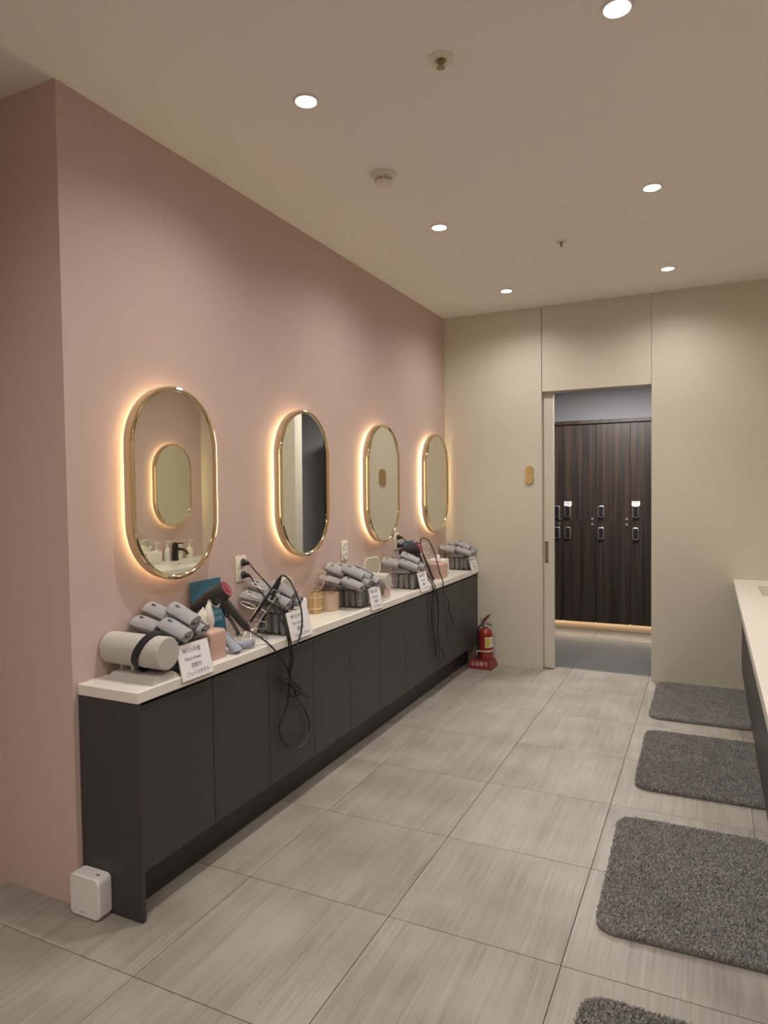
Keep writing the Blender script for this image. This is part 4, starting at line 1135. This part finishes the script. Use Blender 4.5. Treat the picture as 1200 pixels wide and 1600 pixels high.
# gold plaque on the far wall
pc = on(1, L, 827.5, 742)
t = thing('wall_plaque', 'small oblong gold plaque with engraved figure on the cream wall', 'plaque', (pc.x, L, pc.z-0.075))
Mx = Matrix.Translation((pc.x, L-0.0005, pc.z)) @ Matrix(((1,0,0,0),(0,0,-1,0),(0,1,0,0),(0,0,0,1)))
pr = sweep_rrect(0.066, 0.150, 0.033, [(0.0,0.0),(0.0,0.010),(0.002,0.012),(0.033,0.012)], 14)
obj('plate', xf(join(pr, prism(rrect(0.060, 0.144, 0.030, 14), 0.001, 0.0122)), Mx), m_brass, t)
fig = [(-0.012,0.026),(-0.014,0.016),(-0.008,0.004),(0.0,-0.006),(0.008,0.004),(0.014,0.016),(0.012,0.026),(0.0,0.022)]
eng = join(tube([(x,y,0.0124) for x,y in fig], 0.0011, 5, True), tube([(0.008*math.cos(a), 0.036+0.008*math.sin(a), 0.0124) for a in [2*math.pi*k/16 for k in range(16)]], 0.0011, 5, True))
obj('engraving', xf(eng, Mx), m_bronze, t)
for xx in (-0.007, 0.007):
    obj('dot', xf(lathe([(0.0035,0.012),(0.0035,0.0128)], 12), Mx @ Matrix.Translation((xx, -0.040, 0))), m_bronze, t)

# ================================================================== LOCKER ROOM
YL = 7.20; LZ0, LZM, LZ1, LWD = 0.088, 1.143, 2.135, 0.3355
cols = [0.681+LWD*k for k in range(-3, 5)]
def locker(x0, k):
    spec = {2: ('r', False), 3: ('l', True), 4: ('l', False), 5: ('l', True)}.get(k, ('l', False))
    side, note = spec
    lab = {2: 'dark woodgrain locker column half hidden by the cream sliding door leaf',
           3: 'dark woodgrain locker column with white notice, second from the cream sliding door leaf',
           4: 'dark woodgrain locker column without notice, between the two with white notices',
           5: 'dark woodgrain locker column with white notice, farthest from the sliding door leaf'}.get(k, 'dark woodgrain locker column past the four facing the doorway')
    t = thing('locker', lab, 'locker', (x0+LWD/2, YL+0.2, 0), 'locker columns beyond the doorway')
    obj('body', box(x0+0.0005, x0+LWD-0.0005, YL+0.021, 7.70, LZ0, LZ1+0.01), m_locker, t)
    obj('crown', box(x0, x0+LWD, YL-0.004, 7.70, LZ1+0.012, LZ1+0.048), m_locker, t, smooth=False)
    lx = x0+0.052 if side == 'l' else x0+LWD-0.058
    for (z0, z1, lz) in ((LZM+0.0015, LZ1, 1.240), (LZ0, LZM-0.0015, 1.018)):
        d = obj('door', bbox(x0+0.0018, x0+LWD-0.0018, YL, YL+0.020, z0, z1, 0.001, 1), m_locker, t)
        Mx = Matrix.Translation((lx, YL, lz)) @ Matrix(((1,0,0,0),(0,0,-1,0),(0,1,0,0),(0,0,0,1)))
        obj('lock', xf(join(sweep_rrect(0.058, 0.118, 0.012, [(0.003,0.0),(0.0,0.0),(0.0,0.018),(0.003,0.020),(0.006,0.020)], 5)), Mx), m_silver, d, label='silver-rimmed black lock')
        obj('lock_pad', xf(prism(rrect(0.048, 0.094, 0.008, 5), 0.0, 0.0195), Mx), m_black, d)
        kz = z0+0.022 if z0 > 1 else z1-0.030
        obj('key_cylinder', cyl((x0+LWD-0.034, YL-0.004, kz), (x0+LWD-0.034, YL+0.001, kz), 0.012, n=20), m_silver, d)
        if note and z0 > 1:
            obj('notice', box(lx-0.038, lx+0.040, YL-0.0012, YL-0.0002, lz+0.060, lz+0.106), m_paper, d, smooth=False)
            for q in range(3):
                obj('notice_line', box(lx-0.020, lx+0.022, YL-0.0016, YL-0.0012, lz+0.072+q*0.010, lz+0.0745+q*0.010), m_grey, d, smooth=False)
for k, x in enumerate(cols): locker(x, k)
xa, xb = cols[0], cols[-1]+LWD
t = thing('locker_plinth', 'beige recessed plinth with light strip under the lockers', 'plinth', (xa, 7.30, 0))
obj('board', box(xa, xb, 7.285, 7.32, 0.0, LZ0-0.001), m_plinth, t)
obj('light_strip', box(xa, xb, 7.250, 7.262, LZ0-0.008, LZ0-0.001), m_ledw, t)
# ceiling panel lamp of the locker room
t = thing('panel_light_offscreen', 'flat square ceiling light panel in the locker room', 'ceiling light', (1.3, 6.35, 2.62))
obj('frame', box(1.0, 1.6, 6.05, 6.65, 2.605, 2.62), m_white, t)
obj('diffuser_offscreen', box(1.02, 1.58, 6.07, 6.63, 2.600, 2.606), m_panel, t)
ad = bpy.data.lights.new('panel_lamp', 'AREA'); ad.energy = LOCKER_W; ad.size = 0.55; ad.color = (1.0, 0.97, 0.95)
ao = bpy.data.objects.new('panel_lamp_offscreen', ad); COL.objects.link(ao); ao.parent = t; ao.location = (0, 0, -0.024)
